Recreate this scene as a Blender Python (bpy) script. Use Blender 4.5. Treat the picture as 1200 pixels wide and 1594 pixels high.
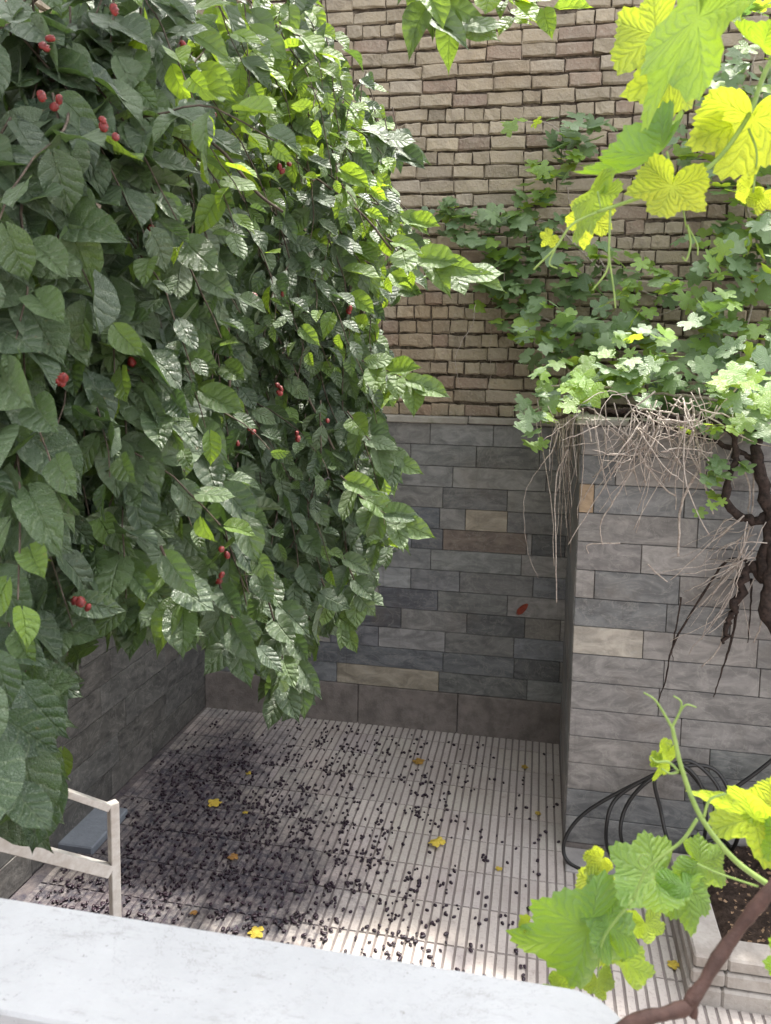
import bpy, math, random
import numpy as np
from mathutils import Matrix, Vector

for o in list(bpy.data.objects): bpy.data.objects.remove(o)
SC = bpy.context.scene
COL = SC.collection
R = math.radians
rng = np.random.default_rng(11)
random.seed(11)

# ------------------------------------------------------------------ camera
FPX, CY, EYE = 1261.3, 684.4, 2.5          # focal length in photo pixels, principal row, eye height
cR = np.array([0.98161095, 0.19022717, 0.01592354])
cU = np.array([-0.03634643, 0.10435967, 0.99387524])
cF = np.array([-0.1874003, 0.97617759, -0.10935468])
cam = bpy.data.cameras.new('camera'); camo = bpy.data.objects.new('camera', cam); COL.objects.link(camo)
cam.sensor_fit = 'HORIZONTAL'; cam.sensor_width = 36; cam.lens = FPX / 1200 * 36
cam.shift_y = -(797 - CY) / 1200
cam.clip_start = 0.02; cam.clip_end = 500
camo.matrix_world = Matrix(((cR[0], cU[0], -cF[0], 0), (cR[1], cU[1], -cF[1], 0), (cR[2], cU[2], -cF[2], EYE), (0, 0, 0, 1)))
cam.dof.use_dof = True; cam.dof.focus_distance = 3.0; cam.dof.aperture_fstop = 13
SC.camera = camo

# ------------------------------------------------------------------ light
SUN_EL, SUN_AZ = 68, 14                     # azimuth from +Y (behind the brick wall) towards +X
w = bpy.data.worlds.new('World'); SC.world = w; w.use_nodes = True
nt = w.node_tree; bg = nt.nodes['Background']
sky = nt.nodes.new('ShaderNodeTexSky'); sky.sky_type = 'NISHITA'; sky.sun_disc = False
sky.sun_elevation = R(SUN_EL); sky.sun_rotation = R(SUN_AZ); sky.air_density = 1.0; sky.dust_density = 3.0; sky.ozone_density = 1.0
hs = nt.nodes.new('ShaderNodeHueSaturation'); hs.inputs['Saturation'].default_value = .16      # thin white haze over the blue
nt.links.new(sky.outputs[0], hs.inputs['Color']); nt.links.new(hs.outputs[0], bg.inputs[0]); bg.inputs[1].default_value = 0.15
sl = bpy.data.lights.new('sun', 'SUN'); sl.energy = 2.2; sl.angle = R(2.5); sl.color = (1, .95, .86)
so = bpy.data.objects.new('sun', sl); COL.objects.link(so)
d = Vector((math.sin(R(SUN_AZ)) * math.cos(R(SUN_EL)), math.cos(R(SUN_AZ)) * math.cos(R(SUN_EL)), math.sin(R(SUN_EL))))
so.rotation_euler = d.to_track_quat('Z', 'Y').to_euler()
SC.view_settings.view_transform = 'Standard'; SC.view_settings.look = 'None'
SC.view_settings.exposure = 2.22; SC.view_settings.gamma = 1; SC.view_settings.use_curve_mapping = False
SC.cycles.max_bounces = 10; SC.cycles.diffuse_bounces = 6; SC.cycles.transmission_bounces = 6

# ------------------------------------------------------------------ projection helpers (photo pixel -> world)
EYEV = np.array([0, 0, EYE])
def ray(x, y): return cF + (x - 600) / FPX * cR - (y - CY) / FPX * cU
def atY(x, y, Y): d = ray(x, y); return EYEV + d * (Y / d[1])
def atZ(x, y, z): d = ray(x, y); return EYEV + d * ((z - EYE) / d[2])
def proj(P):
    v = np.asarray(P) - EYEV; k = v @ cF
    return 600 + FPX * (v @ cR) / k, CY - FPX * (v @ cU) / k

# ------------------------------------------------------------------ tags and mesh helpers
def tag(o, label=None, cat=None, group=None, kind=None):
    for k, v in (('label', label), ('category', cat), ('group', group), ('kind', kind)):
        if v: o[k] = v
    return o
def empty(name, loc=(0, 0, 0)):
    o = bpy.data.objects.new(name, None); COL.objects.link(o); o.location = Vector([float(c) for c in loc]); o.empty_display_size = .1
    return o
def mk(name, V, F, mat, parent=None, uvp=None, tint=None, smooth=False, link=True):
    """V (n,3) world coordinates; F array (m,k) or list of arrays; per-point attributes uvp (n,3) and tint (n,3)"""
    V = np.asarray(V, dtype=np.float32)
    if parent is not None: V = V - np.array(parent.location[:], dtype=np.float32)
    Fs = F if isinstance(F, list) else [F]
    Fs = [np.asarray(f, dtype=np.int32) for f in Fs if len(f)]
    me = bpy.data.meshes.new(name)
    nl = sum(f.size for f in Fs); nf = sum(len(f) for f in Fs)
    me.vertices.add(len(V)); me.vertices.foreach_set('co', V.ravel())
    me.loops.add(nl); me.loops.foreach_set('vertex_index', np.concatenate([f.ravel() for f in Fs]))
    me.polygons.add(nf)
    tot = np.concatenate([np.full(len(f), f.shape[1], dtype=np.int32) for f in Fs])
    st = np.concatenate([[0], np.cumsum(tot)[:-1]]).astype(np.int32)
    me.polygons.foreach_set('loop_start', st); me.polygons.foreach_set('loop_total', tot)
    me.update(calc_edges=True); me.validate()
    if uvp is not None:
        a = me.attributes.new('uvp', 'FLOAT_VECTOR', 'POINT'); a.data.foreach_set('vector', np.asarray(uvp, dtype=np.float32).ravel())
    if tint is not None:
        a = me.attributes.new('tint', 'FLOAT_VECTOR', 'POINT'); a.data.foreach_set('vector', np.asarray(tint, dtype=np.float32).ravel())
    me.polygons.foreach_set('use_smooth', np.full(nf, bool(smooth or mat.name not in FLAT)))
    me.materials.append(mat)
    o = bpy.data.objects.new(name, me)
    if link: COL.objects.link(o)
    if parent is not None: o.parent = parent
    return o
FLAT = {'old_brick', 'dark_mortar', 'slate_cladding', 'ribbed_floor_tile', 'stained_skirting', 'weathered_coping', 'dark_grout', 'grey_slab', 'pale_curb', 'pale_blue_ledge', 'white_painted_parapet', 'chipped_white_paint', 'brown_render'}
class Acc:
    def __init__(s): s.V = []; s.F = {}; s.T = []; s.U = []; s.n = 0
    def add(s, V, F, tint=None, uvp=None):
        V = np.asarray(V, float); 
        if isinstance(F, list) and np.ndim(F[0]) == 1: F = np.array(F)
        for f in (F if isinstance(F, list) else [F]):
            f = np.asarray(f)
            s.F.setdefault(f.shape[1], []).append(f + s.n)
        s.V.append(V); s.n += len(V)
        t = np.zeros((len(V), 3)) if tint is None else np.broadcast_to(np.asarray(tint, float), (len(V), 3)); s.T.append(t)
        u = np.zeros((len(V), 3)) if uvp is None else np.broadcast_to(np.asarray(uvp, float), (len(V), 3)); s.U.append(u)
    def build(s, name, mat, parent=None, smooth=False):
        return mk(name, np.concatenate(s.V), [np.concatenate(v) for v in s.F.values()], mat, parent,
                  np.concatenate(s.U), np.concatenate(s.T), smooth)
def box(acc, lo, hi, tint=None, ch=0.0):
    """box with chamfered edges (ch), as a closed mesh"""
    lo = np.array(lo, float); hi = np.array(hi, float)
    if ch <= 0:
        V = np.array([[x, y, z] for x in (lo[0], hi[0]) for y in (lo[1], hi[1]) for z in (lo[2], hi[2])])
        acc.add(V, [[0, 1, 3, 2], [4, 6, 7, 5], [0, 4, 5, 1], [2, 3, 7, 6], [0, 2, 6, 4], [1, 5, 7, 3]], tint); return
    V = []; idx = {}
    for i in (0, 1):
        for j in (0, 1):
            for k in (0, 1):
                c = np.array([(lo, hi)[i][0], (lo, hi)[j][1], (lo, hi)[k][2]])
                s = np.array([1 - 2 * i, 1 - 2 * j, 1 - 2 * k]) * ch
                for a in range(3):
                    v = c + s; v[a] = c[a]; idx[(i, j, k, a)] = len(V); V.append(v)
    q = []; t = []
    for a in range(3):
        b, c = (a + 1) % 3, (a + 2) % 3
        for s in (0, 1):
            f = []
            for u, v in ((0, 0), (1, 0), (1, 1), (0, 1)):
                k = [0, 0, 0]; k[a] = s; k[b] = u; k[c] = v; f.append(idx[(*k, a)])
            q.append(f if s else f[::-1])
        for u in (0, 1):
            for v in (0, 1):
                k0 = [0, 0, 0]; k0[b] = u; k0[c] = v; k1 = list(k0); k1[a] = 1
                f = [idx[(*k0, b)], idx[(*k1, b)], idx[(*k1, c)], idx[(*k0, c)]]
                q.append(f if (u + v) % 2 else f[::-1])
    for i in (0, 1):
        for j in (0, 1):
            for k in (0, 1):
                f = [idx[(i, j, k, a)] for a in range(3)]
                t.append(f[::-1] if (i + j + k) % 2 == 0 else f)
    acc.add(np.array(V), [np.array(q), np.array(t)], tint)
def spline(P, n):
    """Catmull-Rom through P, n points per span"""
    P = np.asarray(P, float); Q = np.vstack([2 * P[0] - P[1], P, 2 * P[-1] - P[-2]]); out = []
    t = np.linspace(0, 1, n, endpoint=False)[:, None]
    for i in range(len(P) - 1):
        a, b, c, e = Q[i:i + 4]
        out.append(.5 * ((2 * b) + (-a + c) * t + (2 * a - 5 * b + 4 * c - e) * t ** 2 + (-a + 3 * b - 3 * c + e) * t ** 3))
    return np.vstack(out + [P[-1:]])
def tube(acc, P, r, sides=6, tint=None, cap=True):
    P = np.asarray(P, float); n = len(P); r = np.broadcast_to(np.asarray(r, float), (n,)) if np.ndim(r) else np.full(n, float(r))
    T = np.gradient(P, axis=0); T /= np.linalg.norm(T, axis=1)[:, None] + 1e-12
    up = np.array([0, 0, 1.]) if abs(T[0][2]) < .9 else np.array([1., 0, 0])
    N = np.cross(T[0], up); N /= np.linalg.norm(N); Ns = [N]
    for i in range(1, n):
        N = Ns[-1] - T[i] * (Ns[-1] @ T[i]); N /= np.linalg.norm(N) + 1e-12; Ns.append(N)
    Ns = np.array(Ns); B = np.cross(T, Ns)
    a = np.linspace(0, 2 * np.pi, sides, endpoint=False)
    V = P[:, None] + r[:, None, None] * (np.cos(a)[None, :, None] * Ns[:, None] + np.sin(a)[None, :, None] * B[:, None])
    V = V.reshape(-1, 3); F = []
    i = np.arange(n - 1)[:, None] * sides; j = np.arange(sides)[None]; k = (j + 1) % sides
    F = np.stack([i + j, i + k, i + k + sides, i + j + sides], -1).reshape(-1, 4)
    Fs = [F]
    if cap:
        V = np.vstack([V, P[0], P[-1]]); m = n * sides; jj = np.arange(sides); kk = (jj + 1) % sides
        Fs.append(np.vstack([np.stack([kk, jj, np.full(sides, m)], -1), np.stack([jj + (n - 1) * sides, kk + (n - 1) * sides, np.full(sides, m + 1)], -1)]))
    uv = np.zeros((len(V), 3)); 
    acc.add(V, Fs, tint, uv)
def nrm(v):
    v = np.asarray(v, float); return v / (np.linalg.norm(v, axis=-1, keepdims=True) + 1e-9)

# ------------------------------------------------------------------ materials
def newmat(name):
    m = bpy.data.materials.new(name); m.use_nodes = True; t = m.node_tree; t.nodes.clear()
    out = t.nodes.new('ShaderNodeOutputMaterial'); return m, t, out
class G:
    """small node-graph helper"""
    def __init__(s, t): s.t = t
    def n(s, kind, **kw):
        x = s.t.nodes.new('ShaderNode' + kind)
        for k, v in kw.items(): setattr(x, k, v)
        return x
    def put(s, sock, v):
        if hasattr(v, 'is_output'): s.t.links.new(v, sock)
        elif v is not None:
            try: sock.default_value = v
            except Exception: sock.default_value = (*v, 1)
    def math(s, op, a, b=None, c=None, clamp=False):
        x = s.n('Math', operation=op, use_clamp=clamp); s.put(x.inputs[0], a)
        if b is not None: s.put(x.inputs[1], b)
        if c is not None: s.put(x.inputs[2], c)
        return x.outputs[0]
    def noise(s, scale, detail=4, rough=.55, vec=None, dist=0):
        x = s.n('TexNoise'); x.inputs['Scale'].default_value = scale; x.inputs['Detail'].default_value = detail
        x.inputs['Roughness'].default_value = rough; x.inputs['Distortion'].default_value = dist
        if vec is not None: s.put(x.inputs['Vector'], vec)
        return x.outputs['Fac']
    def mix(s, f, a, b, mode='MIX'):
        x = s.n('MixRGB', blend_type=mode); s.put(x.inputs[0], f); s.put(x.inputs[1], a); s.put(x.inputs[2], b); return x.outputs[0]
    def ramp(s, f, lo, hi, a=0., b=1.):
        x = s.n('MapRange'); s.put(x.inputs['Value'], f); x.inputs['From Min'].default_value = lo; x.inputs['From Max'].default_value = hi
        x.inputs['To Min'].default_value = a; x.inputs['To Max'].default_value = b; x.interpolation_type = 'SMOOTHSTEP'; return x.outputs[0]
    def attr(s, name): x = s.n('Attribute'); x.attribute_name = name; return x.outputs['Vector']
    def sep(s, v): x = s.n('SeparateXYZ'); s.put(x.inputs[0], v); return x.outputs
    def pos(s): return s.n('NewGeometry').outputs['Position']
    def scale(s, v, k):
        x = s.n('VectorMath', operation='MULTIPLY'); s.put(x.inputs[0], v); x.inputs[1].default_value = k; return x.outputs[0]
    def bump(s, h, dist=.005, strength=1., normal=None):
        x = s.n('Bump'); s.put(x.inputs['Height'], h); x.inputs['Distance'].default_value = dist; x.inputs['Strength'].default_value = strength
        if normal is not None: s.put(x.inputs['Normal'], normal)
        return x.outputs[0]
    def bsdf(s, col, rough=.6, normal=None, spec=.5, metal=0):
        x = s.n('BsdfPrincipled'); s.put(x.inputs['Base Color'], col); s.put(x.inputs['Roughness'], rough)
        x.inputs['Specular IOR Level'].default_value = spec; x.inputs['Metallic'].default_value = metal
        if normal is not None: s.put(x.inputs['Normal'], normal)
        return x.outputs[0]

def mat_brick():
    m, t, out = newmat('old_brick'); g = G(t); p = g.pos()
    base = g.attr('tint')
    n1 = g.noise(9, 6, .65, p); n2 = g.noise(60, 4, .6, p); n3 = g.noise(1.1, 3, .5, p)
    c = g.mix(g.ramp(n1, .35, .7), base, g.mix(.5, base, (.30, .26, .21, 1)))
    c = g.mix(g.ramp(n2, .45, .8, 0, .6), c, (.44, .39, .32, 1))
    c = g.mix(g.ramp(n3, .5, .75, 0, .55), c, g.mix(1., c, (.92, .74, .58, 1), 'MULTIPLY'))
    c = g.mix(g.ramp(g.noise(3.3, 5, .7, p), .55, .72, 0, .55), c, (.12, .10, .08, 1))
    h = g.math('ADD', g.math('MULTIPLY', n1, .6), g.math('MULTIPLY', n2, .4))
    b = g.bsdf(c, .9, g.bump(h, .022, 1.), .2); t.links.new(b, out.inputs[0]); return m
def mat_mortar():
    m, t, out = newmat('dark_mortar'); g = G(t); p = g.pos(); n = g.noise(25, 5, .7, p)
    c = g.mix(g.ramp(n, .35, .7), (.06, .048, .038, 1), (.19, .155, .12, 1))
    t.links.new(g.bsdf(c, .95, g.bump(n, .02), .1), out.inputs[0]); return m
def mat_slate(name='slate_cladding', warm=0.):
    m, t, out = newmat(name); g = G(t); p = g.pos()
    base = g.attr('tint'); u = g.attr('uvp')                      # uvp: per-stone offset so veining differs stone to stone
    v = g.n('VectorMath', operation='ADD'); g.put(v.inputs[0], p); g.put(v.inputs[1], u); q = v.outputs[0]
    n1 = g.noise(6, 6, .65, g.scale(q, (1, 1, 2.2)), 1.2); n2 = g.noise(45, 4, .6, q)
    vein = g.math('ABSOLUTE', g.math('SUBTRACT', g.noise(3.2, 5, .6, g.scale(q, (1, 1, 1.6)), 2.4), .5))
    c = g.mix(g.ramp(n1, .3, .72), g.mix(.55, base, (.035, .035, .035, 1)), g.mix(.22, base, (.36, .34, .31, 1)))
    c = g.mix(g.ramp(vein, .0, .022, .22, 0), c, (.36, .35, .32, 1))
    c = g.mix(g.ramp(g.noise(2.1, 4, .6, p), .55, .8, 0, .55), c, (.10, .075, .055, 1))     # rusty grime patches
    streak = g.noise(5, 5, .7, g.scale(p, (5, 5, .35)))
    c = g.mix(g.ramp(streak, .55, .8, 0, .40), c, (.05, .045, .04, 1))                      # drip streaks
    c = g.mix(g.ramp(n2, .55, .8, 0, .25), c, (.33, .32, .30, 1))
    h = g.math('ADD', g.math('MULTIPLY', n1, .7), g.math('MULTIPLY', n2, .3))
    b = g.bsdf(c, g.ramp(n1, .3, .7, .42, .68), g.bump(h, .006, .8), .4); t.links.new(b, out.inputs[0]); return m
def mat_concrete(name, c0, c1, scale=8, rough=.85, bump=.006, spots=None):
    m, t, out = newmat(name); g = G(t); p = g.pos(); n1 = g.noise(scale, 6, .65, p); n2 = g.noise(scale * 9, 3, .6, p)
    c = g.mix(g.ramp(n1, .3, .7), c0, c1)
    if spots: c = g.mix(g.ramp(g.noise(scale * .5, 5, .7, p), .56, .74, 0, .8), c, spots)
    c = g.mix(g.ramp(n2, .5, .85, 0, .35), c, tuple(x * .6 for x in c0[:3]) + (1,))
    h = g.math('ADD', n1, g.math('MULTIPLY', n2, .5))
    t.links.new(g.bsdf(c, rough, g.bump(h, bump), .3), out.inputs[0]); return m
def mat_parapet():
    m, t, out = newmat('white_painted_parapet'); g = G(t); p = g.pos()
    n1 = g.noise(4, 6, .7, p); n2 = g.noise(160, 3, .6, p); n3 = g.noise(26, 5, .75, g.scale(p, (1, 3, 1)))
    c = g.mix(g.ramp(n1, .3, .7), (.32, .324, .33, 1), (.37, .374, .38, 1))
    c = g.mix(g.ramp(n3, .54, .75, 0, .55), c, (.19, .185, .175, 1))
    c = g.mix(g.ramp(n2, .66, .74, 0, .6), c, (.14, .13, .12, 1))
    cr = g.math('ABSOLUTE', g.math('SUBTRACT', g.noise(5, 7, .75, p, .6), .5))
    c = g.mix(g.ramp(cr, 0, .004, .5, 0), c, (.16, .15, .14, 1))
    h = g.math('ADD', g.math('MULTIPLY', n3, .6), g.math('MULTIPLY', n2, .4))
    t.links.new(g.bsdf(c, .75, g.bump(h, .003, .7), .35), out.inputs[0]); return m
def mat_tiles():
    m, t, out = newmat('ribbed_floor_tile'); g = G(t); p = g.pos(); base = g.attr('tint')
    n1 = g.noise(3, 6, .6, p); n2 = g.noise(70, 4, .7, p); n3 = g.noise(14, 5, .7, p)
    c = g.mix(g.ramp(n1, .3, .7, 0, .6), base, g.mix(1., base, (.80, .74, .73, 1), 'MULTIPLY'))
    c = g.mix(g.ramp(n2, .48, .8, 0, .6), c, (.20, .17, .16, 1))                            # terrazzo grains
    c = g.mix(g.ramp(n3, .55, .75, 0, .45), c, (.17, .14, .13, 1))
    # juice stain of the crushed mulberries, with painted tree shade mixed into its colour
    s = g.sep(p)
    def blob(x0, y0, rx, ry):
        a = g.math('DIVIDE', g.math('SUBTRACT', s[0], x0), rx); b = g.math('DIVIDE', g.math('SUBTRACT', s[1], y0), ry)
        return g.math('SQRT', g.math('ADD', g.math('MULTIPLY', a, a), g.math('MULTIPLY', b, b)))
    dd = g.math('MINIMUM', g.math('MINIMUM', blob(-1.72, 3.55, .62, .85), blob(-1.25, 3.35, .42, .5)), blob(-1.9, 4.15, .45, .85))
    dd = g.math('MINIMUM', dd, blob(-1.85, 3.0, .75, .55))  # blob added to darken the near left floor in place of canopy shade
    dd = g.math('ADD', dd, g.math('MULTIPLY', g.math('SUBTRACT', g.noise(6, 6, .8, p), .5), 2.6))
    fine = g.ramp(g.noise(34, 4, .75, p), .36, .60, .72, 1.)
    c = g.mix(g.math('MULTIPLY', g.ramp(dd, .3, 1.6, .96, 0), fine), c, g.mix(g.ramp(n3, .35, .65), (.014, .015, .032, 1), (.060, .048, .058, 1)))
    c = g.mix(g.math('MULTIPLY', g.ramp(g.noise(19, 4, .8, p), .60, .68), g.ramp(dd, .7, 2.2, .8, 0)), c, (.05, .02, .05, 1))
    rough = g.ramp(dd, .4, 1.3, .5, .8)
    h = g.math('ADD', g.math('MULTIPLY', n3, .6), g.math('MULTIPLY', n2, .5))
    t.links.new(g.bsdf(c, rough, g.bump(h, .004, .8), .35), out.inputs[0]); return m
def mat_leaf(name, dark, light, vein, trans, young, ytrans, rough=.36, bump=.0035, tf=.34, nv=8., sl=.27):
    """uvp = (across, along, random); tint.x = 0 old .. 1 young, also raised for painted backlight, tint.y random value"""
    m, t, out = newmat(name); g = G(t); s = g.sep(g.attr('uvp')); tt = g.sep(g.attr('tint')); p = g.pos()
    au = g.math('ABSOLUTE', s[0])
    q = g.math('SUBTRACT', g.math('MULTIPLY', s[1], nv), g.math('MULTIPLY', g.math('POWER', au, .8), nv * sl))
    q = g.math('ADD', g.math('ADD', q, g.math('MULTIPLY', s[2], 3.)), g.math('MULTIPLY', g.math('SUBTRACT', g.noise(22, 3, .6, p), .5), 1.6))
    f = g.math('ABSOLUTE', g.math('SUBTRACT', g.math('FRACT', q), .5))       # .5 on a lateral vein, 0 between
    lat = g.math('MULTIPLY', g.ramp(f, .34, .5), g.ramp(s[1], .05, .3)); mid = g.ramp(au, .0, .09, 1, 0)
    vmask = g.math('MAXIMUM', lat, mid)
    cell = g.n('TexVoronoi'); cell.feature = 'DISTANCE_TO_EDGE'; cell.inputs['Scale'].default_value = 260; g.put(cell.inputs['Vector'], p)
    n1 = g.noise(45, 3, .6, p)
    h = g.math('SUBTRACT', g.math('MULTIPLY', g.math('COSINE', g.math('MULTIPLY', f, math.pi)), g.ramp(s[1], .05, .4)), g.math('MULTIPLY', mid, .8))
    h = g.math('ADD', h, g.math('MULTIPLY', g.math('MINIMUM', g.math('MULTIPLY', cell.outputs[0], 3), .5), .5))
    h = g.math('ADD', h, g.math('MULTIPLY', n1, 1.6))
    c = g.mix(tt[1], dark, light)
    c = g.mix(g.math('MULTIPLY', vmask, .55), c, vein)
    c = g.mix(tt[0], c, young)
    c = g.mix(g.ramp(n1, .55, .8, 0, .35), c, g.mix(.5, c, light))
    c = g.mix(g.ramp(g.noise(75, 2, .5, p), .72, .76, 0, .7), c, (.16, .11, .04, 1))
    # paler underside
    bf = g.n('NewGeometry').outputs['Backfacing']
    c = g.mix(g.math('MULTIPLY', bf, .45), c, vein)
    N = g.bump(h, bump, 1.)
    b = g.bsdf(c, rough, N, .9)
    tr = g.n('BsdfTranslucent'); g.put(tr.inputs[0], g.mix(g.math('MULTIPLY', vmask, .35), g.mix(tt[0], trans, ytrans), dark)); g.put(tr.inputs[1], N)
    ms = g.n('MixShader'); g.put(ms.inputs[0], g.math('ADD', tf, g.math('MULTIPLY', tt[0], .22))); t.links.new(b, ms.inputs[1]); t.links.new(tr.outputs[0], ms.inputs[2])
    t.links.new(ms.outputs[0], out.inputs[0]); return m
def mat_simple(name, col, rough=.6, n=None, spec=.4, bump=.002, sc=40):
    m, t, out = newmat(name); g = G(t); p = g.pos(); nn = g.noise(sc, 5, .65, p)
    c = g.mix(g.ramp(nn, .3, .7), (*col, 1), (*(n or [x * .65 for x in col]), 1))
    t.links.new(g.bsdf(c, rough, g.bump(nn, bump), spec), out.inputs[0]); return m

M = dict(
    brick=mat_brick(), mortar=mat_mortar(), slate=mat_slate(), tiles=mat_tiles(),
    skirting=mat_concrete('stained_skirting', (.13, .115, .105, 1), (.24, .21, .195, 1), 9, .8, .008, (.07, .055, .05, 1)),
    coping=mat_concrete('weathered_coping', (.26, .24, .21, 1), (.36, .34, .30, 1), 7, .8, .006, (.12, .13, .07, 1)),
    grout=mat_concrete('dark_grout', (.055, .05, .045, 1), (.10, .09, .08, 1), 20),
    slab=mat_concrete('grey_slab', (.25, .235, .23, 1), (.34, .32, .31, 1), 6, .8, .004),
    curb=mat_concrete('pale_curb', (.24, .21, .185, 1), (.38, .35, .32, 1), 6, .85, .006, (.14, .11, .09, 1)),
    bluestone=mat_concrete('pale_blue_ledge', (.15, .165, .195, 1), (.20, .22, .25, 1), 6, .7, .003),
    parapet=mat_parapet(),
    groove=mat_concrete('groove_dirt', (.13, .11, .105, 1), (.22, .19, .18, 1), 12),
    litter=mat_simple('brown_litter', (.30, .20, .12), .9, (.12, .075, .05), .2, .002, 60),
    inner=mat_concrete('brown_render', (.17, .115, .09, 1), (.24, .17, .13, 1), 9),
    rail=mat_simple('chipped_white_paint', (.62, .60, .57), .5, (.48, .44, .40), .4, .001, 22),
    soil=mat_simple('dry_soil', (.075, .052, .04), .95, (.03, .022, .018), .1, .03, 30),
    hose=mat_simple('black_rubber', (.012, .012, .013), .45, (.02, .019, .018), .5, .001, 30),
    bark=mat_simple('vine_bark', (.055, .038, .032), .9, (.02, .015, .013), .2, .012, 45),
    treebark=mat_simple('mulberry_bark', (.14, .11, .085), .85, (.06, .045, .035), .2, .006, 50),
    dry=mat_simple('dry_twig_bark', (.46, .41, .36), .85, (.26, .21, .18), .2, .002, 60),
    cane=mat_simple('brown_cane', (.085, .045, .035), .7, (.05, .026, .02), .3, .003, 60),
    shoot=mat_simple('green_shoot', (.26, .36, .09), .5, (.18, .27, .06), .4, .001, 60),
    berry=mat_simple('dark_mulberry', (.012, .007, .014), .35, (.03, .010, .022), .5, .002, 150),
    redberry=mat_simple('red_mulberry', (.27, .025, .018), .45, (.10, .010, .010), .5, .002, 150),
    mul=mat_leaf('mulberry_leaf', (.034, .066, .032, 1), (.105, .155, .075, 1), (.17, .22, .12, 1), (.10, .19, .03, 1), (.17, .30, .04, 1), (.45, .64, .03, 1),  .44, .0036, .26, 5.5),
    vine=mat_leaf('wall_vine_leaf', (.075, .140, .062, 1), (.19, .28, .125, 1), (.24, .31, .18, 1), (.18, .34, .05, 1), (.22, .38, .05, 1), (.55, .70, .03, 1), .40, .0012, .32, 4., .8),
    grape=mat_leaf('grape_leaf', (.06, .16, .03, 1), (.11, .24, .05, 1), (.22, .34, .12, 1), (.40, .60, .03, 1), (.22, .34, .04, 1), (.78, .84, .05, 1), .42, .0012, .48, 5., .6),
    yellow=mat_leaf('fallen_yellow_leaf', (.60, .42, .03, 1), (.75, .58, .06, 1), (.70, .58, .15, 1), (.5, .4, .03, 1), (.45, .22, .05, 1), (.4, .3, .05, 1), .55, .002, .15, 6.),
    redleaf=mat_simple('dry_red_leaf', (.26, .05, .025), .7, (.15, .03, .02), .3, .002, 60),
)

# ================================================================== THE SETTING
BW, LW = 5.127, -2.235        # back wall plane Y, left wall plane X
PX, PY = .195, 3.984          # retaining-wall block: left side plane X, front plane Y

# floor: ribbed cement tiles, six ribs to a tile, real grooves
TP = .2545; rib = TP / 6
acc = Acc()
Y0 = atZ(700, 1188, 0)[1]
ys = np.arange(Y0 + 3 * TP, .3, -TP)
base = np.array([.455, .415, .385])
for j, y1 in enumerate(ys):
    y0 = y1 - TP + .006; yt = min(y1, BW + .02)
    if yt - y0 < .01: continue
    off = 0
    for i in range(-10, 9):
        tx = LW + .01 + (i + 10) * TP
        tc = base * (1 + rng.normal(0, .05)) * np.array([1, 1 + rng.normal(0, .008), 1 + rng.normal(0, .015)]); dz = rng.normal(0, .0008)
        for k in range(6):
            x0 = tx + k * rib + .0066; x1 = tx + (k + 1) * rib - .0066; zz = dz
            a = rng.normal(0, .0005, 4)
            V = [(x0 - .003, y0, -.008), (x1 + .003, y0, -.008), (x1 + .003, yt, -.008), (x0 - .003, yt, -.008),
                 (x0 + a[0], y0 + .002, zz), (x1 + a[1], y0 + .002, zz), (x1 + a[2], yt - .002, zz), (x0 + a[3], yt - .002, zz)]
            acc.add(V, [[4, 5, 6, 7], [0, 1, 5, 4], [1, 2, 6, 5], [2, 3, 7, 6], [3, 0, 4, 7]], tc * (1 + rng.normal(0, .02)))
box(acc, (LW - .2, .2, -.03), (2.4, BW, -.0050), (.20, .175, .165))
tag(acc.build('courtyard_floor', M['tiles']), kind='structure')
acc = Acc(); box(acc, (-60, -60, -.3), (60, 60, -.034)); tag(acc.build('ground', M['groove']), kind='structure')

def stones(acc, u0, u1, zb, ch, n, T, fixed={}, pal=None, lmin=.26, lmax=.5, dep=.02, ymin=None):
    """courses of cladding stones; T maps (u, depth out of the wall, z) to the world"""
    for k in range(n):
        z0 = zb + k * ch; z1 = z0 + ch
        segs = []; fx = sorted(fixed.get(k, []))
        u = u0
        def fill(a, b):
            while b - a > 1e-3:
                L = rng.uniform(lmin, lmax)
                if b - a - L < .16: L = b - a
                segs.append((a, a + L, None)); a += L
        for (a, b, c) in fx: fill(u, a); segs.append((a, b, c)); u = b
        fill(u, u1)
        for (a, b, c) in segs:
            if c is None:
                c = pal(k, (a + b) / 2)
            d = dep + rng.normal(0, .0012)
            g = .0015
            A = Acc(); box(A, (a + g, 0, z0 + g), (b - g, d, z1 - g), None, .0022)
            V = A.V[0]; W = T(V); acc.add(W, [np.concatenate(f) for f in A.F.values()], np.array(c), rng.uniform(-20, 20, 3))
TB = lambda V: np.stack([V[:, 0], BW - V[:, 1], V[:, 2]], -1)
blue = [(.115, .135, .165), (.14, .155, .175), (.17, .18, .19), (.095, .105, .125), (.19, .185, .18), (.21, .20, .19), (.15, .16, .16)]
def pal_back(k, u):
    c = np.array(blue[rng.integers(7)]); 
    if k > 7: c = c * .45 + np.array([.19, .18, .16]) * .55
    return c * 1.38 * (1 + rng.normal(0, .14))
def bx_(x, y): return float(atY(x, y, BW)[0])
beige, brown, lgrey, dslate = (.44, .38, .29), (.17, .125, .10), (.30, .30, .31), (.075, .085, .095)
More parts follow.
